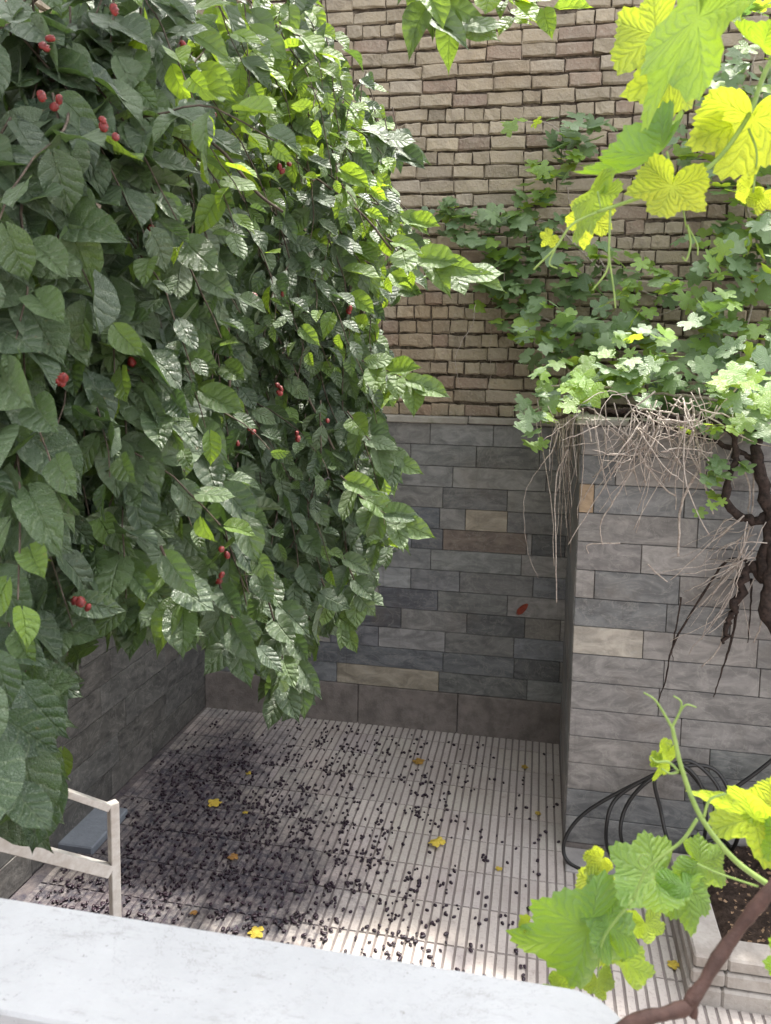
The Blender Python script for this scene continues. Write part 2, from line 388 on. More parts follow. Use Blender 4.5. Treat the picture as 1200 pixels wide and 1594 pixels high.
fixb = {
    0: [(bx_(525, 1055), bx_(683, 1070), (.40, .35, .27)), (bx_(683, 1070), bx_(820, 1080), (.13, .14, .14))],
    1: [(bx_(478, 1010), bx_(690, 1030), (.135, .15, .175)), (bx_(690, 1030), bx_(800, 1040), (.12, .135, .15)), (bx_(800, 1040), bx_(871, 1045), dslate)],
    2: [(bx_(515, 985), bx_(590, 985), (.15, .16, .19)), (bx_(590, 985), bx_(693, 995), lgrey), (bx_(693, 995), bx_(800, 1000), (.16, .165, .165))],
    3: [(bx_(560, 950), bx_(625, 955), (.08, .09, .115)), (bx_(625, 955), bx_(727, 965), (.23, .23, .23)), (bx_(727, 965), bx_(817, 970), dslate), (bx_(817, 970), bx_(872, 980), (.20, .19, .17))],
    4: [(bx_(590, 920), bx_(682, 925), (.09, .10, .13)), (bx_(682, 925), bx_(790, 935), (.17, .18, .18))],
    5: [(bx_(640, 890), bx_(716, 895), (.19, .20, .22)), (bx_(716, 895), bx_(830, 905), (.17, .175, .18))],
    7: [(bx_(690, 830), bx_(820, 838), brown), (bx_(828, 840), bx_(880, 845), dslate)],
    8: [(bx_(640, 800), bx_(685, 800), (.11, .13, .16)), (bx_(725, 800), bx_(790, 805), beige)],
    9: [(bx_(690, 765), bx_(790, 770), (.15, .155, .16))],
    11: [(bx_(640, 700), bx_(742, 700), (.20, .21, .21)), (bx_(742, 700), bx_(840, 705), (.15, .155, .15))],
}
CH = .1365
t = empty('back_stone_wall', (-1., BW, 0)); tag(t, 'grey slate wall of long stone courses closing the back of the courtyard, under the brick wall', 'stone wall')
t.name = 'slate_wall'
a = Acc(); box(a, (-3.9, BW, -.2), (PX + .6, BW + .28, 2.045)); a.build('core', M['grout'], t)
a = Acc(); stones(a, LW - .02, PX + .02, .270, CH, 13, TB, fixb, pal_back, .34, .62); a.build('cladding', M['slate'], t)
a = Acc()
for x0, x1 in ((LW, -1.75), (-1.75, -1.14), (-1.14, -.47), (-.47, PX)): box(a, (x0 + .002, BW - .028, -.02), (x1 - .002, BW + .001, .268), None, .004)
a.build('skirting', M['skirting'], t)
a = Acc(); xs = [-3.9, -3.1, -2.2, -1.35, -.45, .33, 1.1]
for x0, x1 in zip(xs, xs[1:]): box(a, (x0 + .002, BW - .045, 2.046 + rng.normal(0, .002)), (x1 - .002, BW + .12, 2.088), None, .006)
a.build('coping', M['coping'], t)

# left wall: same cladding turned, slightly off square (plane passes through the corner)
LA = R(1.6)
def TL(V):
    x = V[:, 1]; y = BW + .03 - V[:, 0]
    return np.stack([LW - .02 + x - (V[:, 0]) * math.sin(LA), y, V[:, 2]], -1)
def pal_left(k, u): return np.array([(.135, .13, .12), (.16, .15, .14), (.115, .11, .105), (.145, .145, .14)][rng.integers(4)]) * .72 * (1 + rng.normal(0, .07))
t = empty('slate_wall', (LW, 3.5, 0)); tag(t, 'shaded dull grey stone wall along the left side, half hidden behind the mulberry', 'stone wall')
a = Acc(); box(a, (0, -.25, -.2), (5.2, 0, 2.7)); a2 = Acc(); a2.add(TL(a.V[0]), [np.concatenate(f)[:, ::-1] for f in a.F.values()]); a2.build('core', M['grout'], t)
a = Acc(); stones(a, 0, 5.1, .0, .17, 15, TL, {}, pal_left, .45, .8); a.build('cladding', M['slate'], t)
a = Acc(); box(a, (0, -.25, 2.702), (5.2, .05, 2.75), None, .006); a2 = Acc(); a2.add(TL(a.V[0]), [np.concatenate(f) for f in a.F.values()]); a2.build('coping', M['coping'], t)

# retaining block on the right, with its own coping; vines grow over it
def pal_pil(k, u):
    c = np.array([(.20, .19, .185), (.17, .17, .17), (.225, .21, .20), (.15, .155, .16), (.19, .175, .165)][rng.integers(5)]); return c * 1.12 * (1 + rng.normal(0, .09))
TPf = lambda V: np.stack([V[:, 0], PY - V[:, 1] + .018, V[:, 2]], -1)
def TPs(V): return np.stack([PX - V[:, 1] + .018, V[:, 0], V[:, 2]], -1)
px_ = lambda x, y: float(atY(x, y, PY)[0])
PH = .1415; pb = .035
fixp = {7: [(PX, px_(1003, 960), (.42, .38, .32))], 8: [(PX, px_(1040, 910), (.115, .125, .135)), (px_(1040, 910), px_(1140, 920), (.13, .135, .14))],
        9: [(PX + .09, px_(1060, 865), (.16, .165, .17))], 10: [(PX, px_(1000, 830), (.22, .205, .2))],
        12: [(PX, PX + .07, (.40, .27, .15))], 13: [(PX, px_(960, 700), (.115, .12, .125))],
        4: [(PX, px_(1060, 1130), (.23, .215, .21))], 6: [(PX, px_(1035, 1010), (.21, .2, .195))],
        3: [(px_(1105, 1170), px_(1240, 1180), (.12, .13, .13))]}
t = empty('slate_wall', (PX + .8, PY, 0)); tag(t, 'projecting warm grey stone wall on the right, dry vine stems trailing over its top edge', 'stone wall')
a = Acc(); box(a, (PX + .012, PY + .012, -.2), (3.2, BW - .045, 2.115)); a.build('core', M['grout'], t)
a = Acc(); stones(a, PX, 3.1, pb, PH, 15, TPf, fixp, pal_pil, .38, .72)
a.build('cladding', M['slate'], t)
a = Acc(); stones(a, PY + .02, BW - .02, pb, PH, 15, TPs, {}, lambda k, u: pal_pil(k, u) * 1.5, .3, .6); a.build('side_cladding', M['slate'], t)  # side stones coloured lighter to make up for weak light on this face
a = Acc(); box(a, (PX - .004, PY - .006, -.02), (3.1, PY + .013, pb - .002)); a.build('plinth', M['skirting'], t)
a = Acc(); xs = [PX - .03, .78, 1.5, 2.3, 3.1]
for x0, x1 in zip(xs, xs[1:]): box(a, (x0 + .002, PY - .035, 2.162 + rng.normal(0, .002)), (x1 - .002, PY + .16, 2.19), None, .005)
box(a, (PX - .03, PY + .164, 2.160), (PX + .12, BW - .05, 2.188), None, .005); a.build('coping', M['coping'], t)
a = Acc(); box(a, (PX + .125, PY + .165, 2.116), (3.1, BW - .05, 2.15)); a.build('earth_fill', M['soil'], t)

# brick wall
BK = []
def brick_grid():
    us = np.array([-.5, -.5, -.46, -.17, .17, .46, .5, .5]); zs = np.array([-.5, -.5, -.40, .40, .5, .5]) 
    dy = np.zeros((8, 6)); 
    for i in range(8):
        for j in range(6):
            if i in (0, 7) or j in (0, 5): dy[i, j] = -.045
            elif i in (1, 6) or j in (1, 4): dy[i, j] = -.007
            if j == 1 and 0 < i < 7: dy[i, j] = -.011
    I, J = np.meshgrid(np.arange(7), np.arange(5), indexing='ij'); n = I * 6 + J
    F = np.stack([n, n + 6, n + 7, n + 1], -1).reshape(-1, 4)
    U, Z = np.meshgrid(us, zs, indexing='ij'); return U, Z, dy, F
gU, gZ, gD, gF = brick_grid()
def bricks(acc, u0, u1, z0, z1, T, seam=None):
    pitch = .0868; r = 0; z = z0
    while z < z1:
        for (ua, ub) in ([(u0, seam), (seam, u1)] if seam else [(u0, u1)]):
            mode = rng.random(); u = ua - rng.uniform(0, .2); ph = rng.uniform(0, 6)
            while u < ub - .02:
                L = (.212 if rng.random() < (.9 if mode < .55 else .12) else .108) * (1 + rng.normal(0, .05))
                if rng.random() < .03: L *= 1.25
                a, b = max(u, ua), min(u + L, ub)
                if b - a < .05: u += L; continue
                jt = .0015 + abs(rng.normal(0, .002)); ht = pitch - .0135 + rng.normal(0, .003)
                zc = z + ht / 2 + .006 * math.sin(u * 1.7 + z * 3) + .003 * math.sin(u * 5 + ph) + rng.normal(0, .0015)
                wd = b - a - 2 * jt
                jit = rng.normal(0, 1, (3, 8, 6)) * 1.15
                X = (a + b) / 2 + gU * wd + jit[0] * .0022
                Z = zc + gZ * ht + jit[1] * .0022 + gU * wd * rng.normal(0, .018)
                Y = gD + rng.normal(0, .007) + jit[2] * .0022
                if rng.random() < .12: Y[5:7, 1:3] -= .012                      # a chipped corner
                if rng.random() < .10: Y[1:3, 3:5] -= .012
                V = np.stack([X, Y, Z], -1).reshape(-1, 3)
                h = rng.random()
                c = np.array([.365, .308, .225]) * (1 + rng.normal(0, .12))
                if h < .15: c = np.array([.29, .22, .17]) * (1 + rng.normal(0, .1))
                if h > .93: c = np.array([.40, .345, .27])
                acc.add(T(V), gF[:, ::-1] if T is TBk else gF, c)
                u += L
        z += pitch; r += 1
TBk = lambda V: np.stack([V[:, 0], BW + .035 - V[:, 1], V[:, 2]], -1)
t = empty('brick_wall', (-.5, BW + .03, 2.1)); tag(t, 'tall rough wall of weathered buff bricks above the back stone wall', 'brick wall')
a = Acc(); bricks(a, -3.8, 2.6, 2.096, 4.98, TBk); a.build('bricks', M['brick'], t)
a = Acc(); box(a, (-3.9, BW + .058, 2.089), (2.7, BW + .30, 5.02)); a.build('mortar', M['mortar'], t)
TLk = lambda V: np.stack([LW - .07 + V[:, 1] - V[:, 0] * math.sin(LA), BW + .0 - V[:, 0], V[:, 2]], -1)
t = empty('brick_wall', (LW - .05, 3.5, 2.76)); tag(t, 'dark brick wall behind the mulberry leaves, above the left stone wall', 'brick wall')
a = Acc(); bricks(a, -.02, 4.2, 2.757, 4.9, TLk); a.build('bricks', M['brick'], t)
a = Acc(); box(a, (0, -.24, 2.751), (4.25, -.026, 4.95)); a2 = Acc(); a2.add(TLk(a.V[0]), [np.concatenate(f)[:, ::-1] for f in a.F.values()]); a2.build('mortar', M['mortar'], t)

# parapet in front of the camera: white painted coping with a rounded end on a rendered wall
zP = 1.86
pA = atZ(-150, 1366, zP); pB = atZ(850, 1545, zP); nA = atZ(-150, 1546, zP)
yf0, yf1 = pA[1], pB[1]; yn = atZ(50, 1584, zP)[1]
xe = atZ(985, 1600, zP)[0]
t = empty('parapet', (0, (yf1 + yn) / 2, 0)); tag(t, 'white painted parapet with a rounded end, crossing the foreground', 'parapet')
def slab_outline(x0, x1, y0, y1, r, n=10):
    a = np.linspace(0, np.pi / 2, n)
    arc1 = np.stack([x1 - r + r * np.sin(a), y1 - r + r * np.cos(a)], -1)
    arc2 = np.stack([x1 - r + r * np.cos(a), y0 + r - r * np.sin(a)], -1)
    return np.vstack([[x0, y0], [x0, y1], arc1, arc2])
def prism(acc, O, z0, z1, ch=.006):
    n = len(O); e = nrm(np.roll(O, -1, 0) - O); en = np.c_[e[:, 1], -e[:, 0]]      # outline runs clockwise: inward normals
    v = nrm(en + np.roll(en, 1, 0)); inn = O + v * ch / np.maximum((v * en).sum(1), .4)[:, None]
    V = np.vstack([np.c_[O, np.full(n, z0)], np.c_[O, np.full(n, z1 - ch)], np.c_[inn, np.full(n, z1)]])
    j = np.arange(n); k = (j + 1) % n
    q = np.vstack([np.stack([k, j, j + n, k + n], -1), np.stack([k + n, j + n, j + 2 * n, k + 2 * n], -1)])
    acc.add(V, [q, (np.arange(n) + 2 * n)[None, ::-1], np.arange(n)[None]])
a = Acc(); prism(a, slab_outline(-3.2, xe, yn, (yf0 + yf1) / 2 + .004, min(.06, ((yf0 + yf1) / 2 - yn) * .42)), zP - .06, zP, .003); a.build('coping', M['parapet'], t)
a = Acc(); prism(a, slab_outline(-3.15, xe - .03, yn + .02, yf1 - .02, .02), .0, zP - .061); a.build('wall', M['inner'], t)

# planter on the right: stacked curb, soil
t = empty('planter_curb', (.72, 3.3, 0)); tag(t, 'low weathered stone curb edging the soil bed at the lower right', 'curb')
a = Acc()
cx0, cx1, cy0 = .60, .80, 3.10
for (x, yb, z0, z1) in ((.64, 3.07, -.02, .07), (.652, 3.083, .071, .13), (.662, 3.095, .131, .185)):
    box(a, (x, yb, z0), (x + .125, PY - .22, z1), None, .008)
    box(a, (x + .126, yb, z0), (2.6, yb + .125, z1), None, .008)
a.build('curb_stones', M['curb'], t)
# soil
n1, n2 = 90, 40; X, Y = np.meshgrid(np.linspace(.785, 2.6, n1), np.linspace(3.21, PY - .01, n2), indexing='ij')
Z = .125 + .012 * np.sin(X * 7 + Y * 3) + rng.normal(0, .006, X.shape) - .02 * (X < .84)
I, J = np.meshgrid(np.arange(n1 - 1), np.arange(n2 - 1), indexing='ij'); q = I * n2 + J
tag(mk('soil', np.stack([X, Y, Z], -1).reshape(-1, 3), np.stack([q, q + n2, q + n2 + 1, q + 1], -1).reshape(-1, 4), M['soil'], smooth=True), kind='structure')
a = Acc()
for i in range(900):
    x = rng.uniform(.84, 2.2); y = rng.uniform(3.23, PY - .03); s = rng.uniform(.004, .016)
    ang = rng.uniform(0, 6.28); e = np.array([math.cos(ang), math.sin(ang), rng.normal(0, .2)]) * s; f = np.array([-e[1], e[0], rng.normal(0, s * .4)]) * .5
    c = np.array([x, y, .142]); a.add([c - e, c - f, c + e, c + f + [0, 0, s * .3]], [[0, 1, 2, 3]])
tag(a.build('leaf_litter', M['litter']), 'dry leaf litter and chips scattered over the soil bed at lower right', 'leaf litter', kind='stuff')
a = Acc(); box(a, (PX - .0, PY - .20, -.01), (.80, PY - .006, .012), None, .006)
tag(a.build('concrete_slab', M['slab']), 'smooth grey slab strip at the foot of the projecting stone wall, under the hose', 'slab')
a = Acc(); box(a, (LW - .06, 3.42, -.01), (-2.10, 3.78, .035), None, .006)
tag(a.build('concrete_ledge', M['bluestone']), 'pale blue grey ledge on the floor by the left wall, behind the railing', 'ledge')

# railing: white square-tube stair rail ending in a post
t = empty('handrail', atY(178, 1425, 2.55) * [1, 1, 0]); tag(t, 'white painted square tube handrail with one end post at the lower left', 'railing')
def bar(name, A, B, w, h):
    A = np.array(A, float); B = np.array(B, float); dd = nrm(B - A); L = np.linalg.norm(B - A)
    s = nrm(np.cross(dd, [0, 0, 1])) if abs(dd[2]) < .95 else nrm(RDIR - dd * (RDIR @ dd)); u = np.cross(s, dd)
    q = Acc(); box(q, (0, -w / 2, -h / 2), (L, w / 2, h / 2), None, .0025)
    V = q.V[0]; W = A + V[:, :1] * dd + V[:, 1:2] * s + V[:, 2:] * u
    o = Acc(); o.add(W, [np.concatenate(f) for f in q.F.values()]); o.build(name, M['rail'], t)
topE = atY(176, 1254, 2.55); topW = atY(-190, 1131, 1.98); 
lowE = atY(168, 1348, 2.56); lowW = atY(-190, 1262, 1.98)
RDIR = nrm((topW - topE) * [1, 1, 0])
RN = np.cross(RDIR, [0, 0, 1])
pc = topE.copy()
bar('post', [pc[0], pc[1], 0], [pc[0], pc[1], pc[2] + .014], .034, .034)
bar('rail', topE + RDIR * .0175 + [0, 0, .0], topW, .034, .024)
bar('rail', np.array([pc[0], pc[1], lowE[2]]) + RDIR * .0175, lowW, .034, .044)

# ================================================================== LEAVES
def mul_template(seed, nr=12, nc=7):
    r = np.random.default_rng(seed); s = np.linspace(0, 1, nr); u = np.linspace(-1, 1, nc); S, U = np.meshgrid(s, u, indexing='ij')
    wmax = r.uniform(.25, .35)
    W = wmax * np.clip(np.sin(np.pi * np.clip(S, 0, 1) ** .66), 0, 1) ** .66 * np.where(S > .70, 1 - 2.3 * (S - .70), 1)
    W *= 1 + .022 * (np.arange(nr)[:, None] % 2) * (np.abs(U) > .9) * (S > .1)
    W[0] = .03; W[-1] = .0
    W[1] = wmax * .60; W[-2] = wmax * .16 if nr > 8 else wmax * .35
    x = U * W; y = S - .16 * np.abs(U) ** 1.4 * np.clip(1 - S * 2.2, 0, 1) - .06 * np.abs(U) * S
    fold = r.uniform(.05, .75); droop = r.uniform(-.05, .6); ph = r.uniform(0, 6)
    z = fold * np.abs(x) - droop * y ** 2 + .025 * np.sin(11 * S + ph + np.sign(U)) * np.abs(U) + r.uniform(-.25, .25) * x * y
    x = x + r.uniform(-.12, .12) * y ** 2
    V = np.stack([x, y, z], -1).reshape(-1, 3)
    I, J = np.meshgrid(np.arange(nr - 1), np.arange(nc - 1), indexing='ij'); q = I * nc + J
    F = np.stack([q, q + 1, q + nc + 1, q + nc], -1).reshape(-1, 4)
    P = np.stack([U, S, np.zeros_like(S)], -1).reshape(-1, 3)
    return V, F, P
LOB = np.radians([0, 58, 118])
def grape_template(seed, na=48, nr=5, deep=1.):
    r = np.random.default_rng(seed)
    k = np.array([0, 14, 29, 44, 58, 74, 90, 106, 120, 140, 158, 171, 180.])
    v = np.array([1., .93, .72, .84, .95, .88, .72, .80, .84, .78, .66, .40, .10])
    v[[2, 6]] = .84 - (.84 - v[[2, 6]]) * deep * r.uniform(.6, 2.2); v *= 1 + r.normal(0, .035, len(v))
    th = np.linspace(-np.pi, np.pi, na, endpoint=False) + np.pi / na
    rad = np.interp(np.degrees(np.abs(th)), k, v)
    rad *= 1 + .034 * np.where(np.arange(na) % 2 == 0, 1, -1) * (np.abs(th) < 2.8)
    rad *= 1 + .05 * np.sin(th * 9 + r.uniform(0, 6)) * (np.abs(th) < 2.8)
    rho = np.linspace(0, 1, nr)[1:]
    X = [np.zeros(3)]; P = [np.array([.2, 0, 0])]
    cup = r.uniform(-.5, .3); fold = r.uniform(-.2, .6); ph = r.uniform(0, 6)
    for q in rho:
        for a, R0 in zip(th, rad):
            rr = q * R0 * .58; x, y = rr * math.sin(a), rr * math.cos(a)
            lob = LOB[np.argmin(np.abs(LOB - abs(a)))]; da = abs(a) - lob
            z = cup * rr * rr * 2 + fold * abs(x) * .5 - .10 * abs(da) * q * q + .035 * math.sin(5 * a + ph) * q * q + .012 * math.sin(11 * a + 2 * ph) * q ** 3 - .25 * max(y, 0) ** 2 * (1 if cup < 0 else -.2)
            X.append((x, y, z)); P.append((min(1, abs(math.sin(da)) * q ** .45 * 1.8), q * math.cos(da), 0))
    X = np.array(X); P = np.array(P)
    tri = np.array([[0, 1 + (j + 1) % na, 1 + j] for j in range(na)])
    qd = np.array([[1 + i * na + j, 1 + i * na + (j + 1) % na, 1 + (i + 1) * na + (j + 1) % na, 1 + (i + 1) * na + j] for i in range(nr - 2) for j in range(na)])
    return X, [tri, qd], P
MT = [mul_template(100 + i) for i in range(10)]
MTs = [mul_template(200 + i, 7, 5) for i in range(6)]
GT = [grape_template(300 + i) for i in range(6)]
GTs = [(lambda q: (q[0] * [1, 1, .30], q[1], q[2]))(grape_template(320 + i, 30, 3, 1.9)) for i in range(8)]

def leaf_frame(N, tip):
    N = nrm(N); Y = nrm(tip - N * np.sum(tip * N, -1, keepdims=True)); X = np.cross(Y, N)
    return np.stack([X, Y, N], -1)             # columns
def scatter(acc, temps, pos, N, tip, size, young, val, rg=rng):
    if len(pos) == 0: return
    Fm = leaf_frame(N, tip) * size[:, None, None]; kk = rg.integers(0, len(temps), len(pos))
    for k in range(len(temps)):
        idx = np.where(kk == k)[0]
        if len(idx) == 0: continue
        V, F, P = temps[k]; n = len(V); m = len(idx)
        W = np.einsum('mij,nj->mni', Fm[idx], V) + pos[idx][:, None]
        Fs = []
        for f in (F if isinstance(F, list) else [F]):
            Fs.append((np.asarray(f)[None] + (np.arange(m) * n)[:, None, None]).reshape(-1, f.shape[1]))
        tint = np.stack([np.repeat(young[idx], n), np.repeat(val[idx], n), np.zeros(m * n)], -1)
        U = np.tile(P, (m, 1)); U[:, 2] = np.repeat(val[idx], n)
        acc.add(W.reshape(-1, 3), Fs, tint, U)

# ------------------------------------------------------------------ the mulberry tree
POLY = np.array([(-400, -500), (560, -500), (500, -60), (505, 20), (520, 60), (585, 110), (600, 170), (640, 235), (600, 290), (640, 350), (700, 410), (690, 450), (600, 470), (585, 500),
                 (600, 550), (640, 600), (600, 640), (590, 680), (625, 730), (600, 790), (625, 850), (585, 880), (575, 950), (520, 985), (480, 1010), (490, 1075), (440, 1120),
                 (405, 1040), (330, 1010), (230, 990), (120, 960), (125, 1060), (60, 1120), (110, 1230), (90, 1265), (-10, 1290), (-400, 1350)], float)
def inside(P, x, y):
    x = np.asarray(x); y = np.asarray(y); c = np.zeros(x.shape, bool); j = len(P) - 1
    for i in range(len(P)):
        xi, yi = P[i]; xj, yj = P[j]
        c ^= ((yi > y) != (yj > y)) & (x < (xj - xi) * (y - yi) / (yj - yi + 1e-9) + xi); j = i
    return c
def front(x, y):
    """distance Y of the outer face of the crown for a photo direction"""
    b = 1.22 + 1.95 * np.clip((x - 60) / 560, 0, 1.15) ** 1.1
    low = np.clip((y - 780) / 300, 0, 1); b = b * (1 - .22 * low)
    return b + .10 * np.sin(x / 47.) + .08 * np.sin(y / 61. + x / 90.)
tree = empty('mulberry_tree', (-1.95, 1.75, 0))
tag(tree, 'big leafy mulberry tree drooping over the left side, dark glossy leaves and red berries', 'tree')
wood = Acc()
trunkP = spline([(-1.95, 1.75, -.05), (-1.93, 1.78, .9), (-1.98, 1.85, 1.8), (-1.9, 1.95, 2.7), (-1.75, 2.0, 3.4)], 6)
tr = Acc(); tube(tr, trunkP, np.linspace(.13, .075, len(trunkP)), 12); tr.build('trunk', M['treebark'], tree, True)
limbs = [[(-1.75, 2.0, 3.4), (-1.3, 2.2, 3.9), (-.7, 2.4, 4.2), (0, 2.3, 4.15), (.5, 2.2, 3.95)],
         [(-1.9, 1.95, 2.7), (-1.6, 2.5, 3.2), (-1.3, 3.0, 3.5), (-1.0, 3.4, 3.6), (-.8, 3.6, 3.4)],
         [(-1.75, 2.0, 3.4), (-1.5, 1.8, 4.2), (-1.1, 1.7, 4.7), (-.6, 1.75, 4.95), (.25, 1.75, 4.95)],
         [(-1.98, 1.85, 1.9), (-1.7, 2.2, 2.4), (-1.4, 2.5, 2.7), (-1.1, 2.8, 2.7), (-.9, 3.0, 2.5)],
         [(-1.93, 1.9, 2.3), (-1.7, 1.7, 2.7), (-1.35, 1.65, 2.9), (-1.1, 1.6, 2.8)]]
for L in limbs:
    P = spline(L, 7); q = Acc(); tube(q, P, np.linspace(.055, .012, len(P)), 8); q.build('limb', M['treebark'], tree, True)

def grow_twigs(n, sampler, rg, accL, accT, Lr=(.25, .55), size=(.075, .125), small=False, ddir=(.30, -.25, -.85), keep=None, sp=.042, backlit_f=None, temps=None, nout=.8):
    for i in range(n):
        p = sampler(rg)
        if p is None: continue
        L = rg.uniform(*Lr); dd = nrm(np.array(ddir) + rg.normal(0, .38, 3)); m = max(3, int(L / sp))
        pts = [p]; 
        for j in range(m):
            dd = nrm(dd + np.array([0, -.02, -.10]) + rg.normal(0, .10, 3)); pts.append(pts[-1] + dd * L / m)
        pts = np.array(pts)
        side = nrm(np.cross(dd, [0, -1, .3]) + rg.normal(0, .2, 3)); pos, N, tip, sz, yg = [], [], [], [], []
        ysh = rg.random() < .12
        S0 = rg.uniform(*size)
        for j in range(m + 1):
            s = 1 if j % 2 else -1
            fr = j / m
            t0 = nrm(side * s * rg.uniform(.3, 1.1) + np.array([.12, -.22, -.62]) + dd * .4 + rg.normal(0, .32, 3))
            if j == m: t0 = nrm(dd + rg.normal(0, .2, 3))
            nn = nrm(np.array([.05, -nout, .72]) + side * s * .3 + rg.normal(0, .46, 3))
            pet = pts[j] + t0 * .018 + side * s * .008
            pos.append(pet); N.append(nn); tip.append(t0); sz.append(S0 * rg.uniform(.75, 1.15) * (1 - .45 * fr ** 3))
            yg.append(np.clip(rg.uniform(-.2, .12) + (.75 * fr ** 4 if ysh else .18 * fr ** 4), 0, 1))
        pos, N, tip, sz, yg = map(np.array, (pos, N, tip, sz, yg))
        ctr = pos + tip * sz[:, None] * .5
        x, y = proj(ctr)
        k = np.ones(len(pos), bool) if keep is None else keep(x, y, ctr)
        if backlit_f is not None: yg = np.clip(yg + backlit_f(x, y, ctr, rg), 0, 1)
        if not k.any(): continue
        scatter(accL, temps or (MTs if small else MT), pos[k], N[k], tip[k], sz[k], yg[k], rg.uniform(0, 1, k.sum()), rg)
        last = np.where(k)[0].max(); 
        if k.mean() > .5:
          tx, ty = proj(pts); ok = inside(POLY, tx, ty + 40) | (nout < .5); last = min(last, int(np.argmin(ok)) - 1 if not ok.all() else last)
          if last > 1: tube(accT, pts[:last + 1] if last > 0 else pts[:2], np.linspace(.0028, .0013, max(last + 1, 2)), 4, cap=False)

leaves = Acc(); twigs = Acc(); rg = np.random.default_rng(5)
def samp(x0, x1, y0, y1, d0, d1):
    def f(rg):
        for _ in range(20):
            x = rg.uniform(x0, x1); y = rg.uniform(y0, y1)
            if inside(POLY, np.array([x]), np.array([y]))[0]: 
                Y = front(x, y) + rg.uniform(d0, d1); return atY(x, y - 25, Y)
        return None
    return f
def keepin(x, y, c):
    k = inside(POLY, x, y) & (c[:, 0] > LW + .05) & (c[:, 1] < BW - .1); return k
def yf(x, y, c, rg):                      # brighter young tint painted where sun shines through the upper right crown
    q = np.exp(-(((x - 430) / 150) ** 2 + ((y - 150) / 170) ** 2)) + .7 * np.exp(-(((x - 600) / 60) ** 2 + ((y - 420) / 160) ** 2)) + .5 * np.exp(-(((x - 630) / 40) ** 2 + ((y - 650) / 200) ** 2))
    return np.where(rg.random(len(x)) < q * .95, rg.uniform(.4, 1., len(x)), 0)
kw = dict(keep=keepin, backlit_f=yf)
grow_twigs(230, samp(-60, 640, -30, 1270, .0, .25), rg, leaves, twigs, size=(.085, .125), **kw)
grow_twigs(70, samp(-60, 240, -30, 1290, .0, .15), rg, leaves, twigs, size=(.09, .125), **kw)
grow_twigs(200, samp(-100, 640, -30, 1150, .25, .7), rg, leaves, twigs, size=(.09, .125), **kw)
grow_twigs(200, samp(300, 640, -60, 960, -.05, .6), rg, leaves, twigs, size=(.06, .10), sp=.037, small=True, **kw)
grow_twigs(230, samp(-200, 600, -60, 1000, .7, 1.6), rg, leaves, twigs, size=(.08, .12), small=True, **kw)
# drooping lower sprigs and the outward tips, each a shoot in its own place
def shoot(px, depth, n, size, yng=0., leafT=MT, w=None, seed=0, spread=.6):
    g2 = np.random.default_rng(900 + seed); P = np.array([atY(x, y, depth + i * .02) for i, (x, y) in enumerate(px)])
    C = spline(P, 6); tube(twigs, C, np.linspace(.003, .0014, len(C)), 5, cap=False)
    pos, N, tip = [], [], []
    for j in range(n):
        f = (j + .5) / n; k = min(int(f * (len(C) - 1)), len(C) - 2); dd = nrm(C[k + 1] - C[k]); side = nrm(np.cross(dd, [0, -1, .2])); s = 1 if j % 2 else -1
        t0 = nrm(dd * .5 + side * s * spread + np.array([0, -.1, -.55]) + g2.normal(0, .12, 3))
        pos.append(C[k] + t0 * .012); N.append(nrm([g2.normal(0, .25), -.75, .6 + g2.normal(0, .2)])); tip.append(t0)
    pos.append(C[-1]); N.append(nrm([0, -.8, .55])); tip.append(nrm(C[-1] - C[-3]))
    n = len(pos); sz = np.array([size * g2.uniform(.8, 1.1) for _ in range(n)])
    scatter(leaves, leafT, np.array(pos), np.array(N), np.array(tip), sz, np.clip(np.full(n, yng) + g2.normal(0, .15, n), 0, 1), g2.uniform(.3, 1, n), g2)
shoot([(400, 880), (425, 960), (440, 1030), (437, 1075)], 1.85, 7, .10, 0, seed=1)
shoot([(430, 930), (455, 1000), (470, 1060)], 1.9, 6, .095, 0, seed=2)
shoot([(250, 850), (270, 900), (285, 945)], 1.35, 4, .10, 0, seed=3)
shoot([(190, 860), (205, 920), (215, 960)], 1.4, 4, .10, 0, seed=4)
shoot([(340, 900), (355, 960), (370, 1000)], 1.6, 4, .10, 0, seed=5)
shoot([(20, 950), (35, 1010), (45, 1060), (40, 1090)], 1.5, 6, .095, .15, seed=6)
shoot([(60, 930), (75, 990), (80, 1040)], 1.4, 4, .10, 0, seed=7)
shoot([(-30, 1080), (-5, 1140), (10, 1190)], 1.5, 5, .095, 0, seed=8)
shoot([(90, 820), (130, 870), (150, 895)], 1.35, 4, .10, 0, seed=10)
shoot([(600, 370), (650, 400), (690, 410), (735, 430)], 2.6, 7, .125, .45, seed=11)
shoot([(560, 560), (610, 580), (650, 600)], 2.7, 6, .115, .5, seed=12)
shoot([(540, 640), (580, 690), (620, 720)], 2.6, 6, .115, .3, seed=13)
shoot([(530, 740), (570, 780), (625, 815)], 2.4, 6, .12, .35, seed=14)
shoot([(560, 200), (600, 215), (625, 240)], 2.9, 5, .12, .1, seed=15)
shoot([(540, 300), (590, 320), (640, 345)], 2.8, 5, .12, .5, seed=16)
shoot([(530, 860), (550, 900), (555, 935)], 2.4, 5, .09, .1, seed=17)
shoot([(500, 900), (520, 950), (540, 985)], 2.4, 4, .08, .3, seed=18)
# branch hanging in from above at top centre
shoot([(600, -90), (650, -40), (690, 0), (720, 40)], 2.3, 9, .125, .5, seed=21)
shoot([(640, -80), (660, -30), (668, 20), (670, 30)], 2.2, 6, .13, .35, seed=22)
shoot([(700, -70), (760, -30), (800, 0), (870, 15)], 2.4, 8, .11, .85, seed=23)
shoot([(740, -80), (770, -30), (790, 10), (800, 30)], 2.5, 6, .07, .8, seed=24)
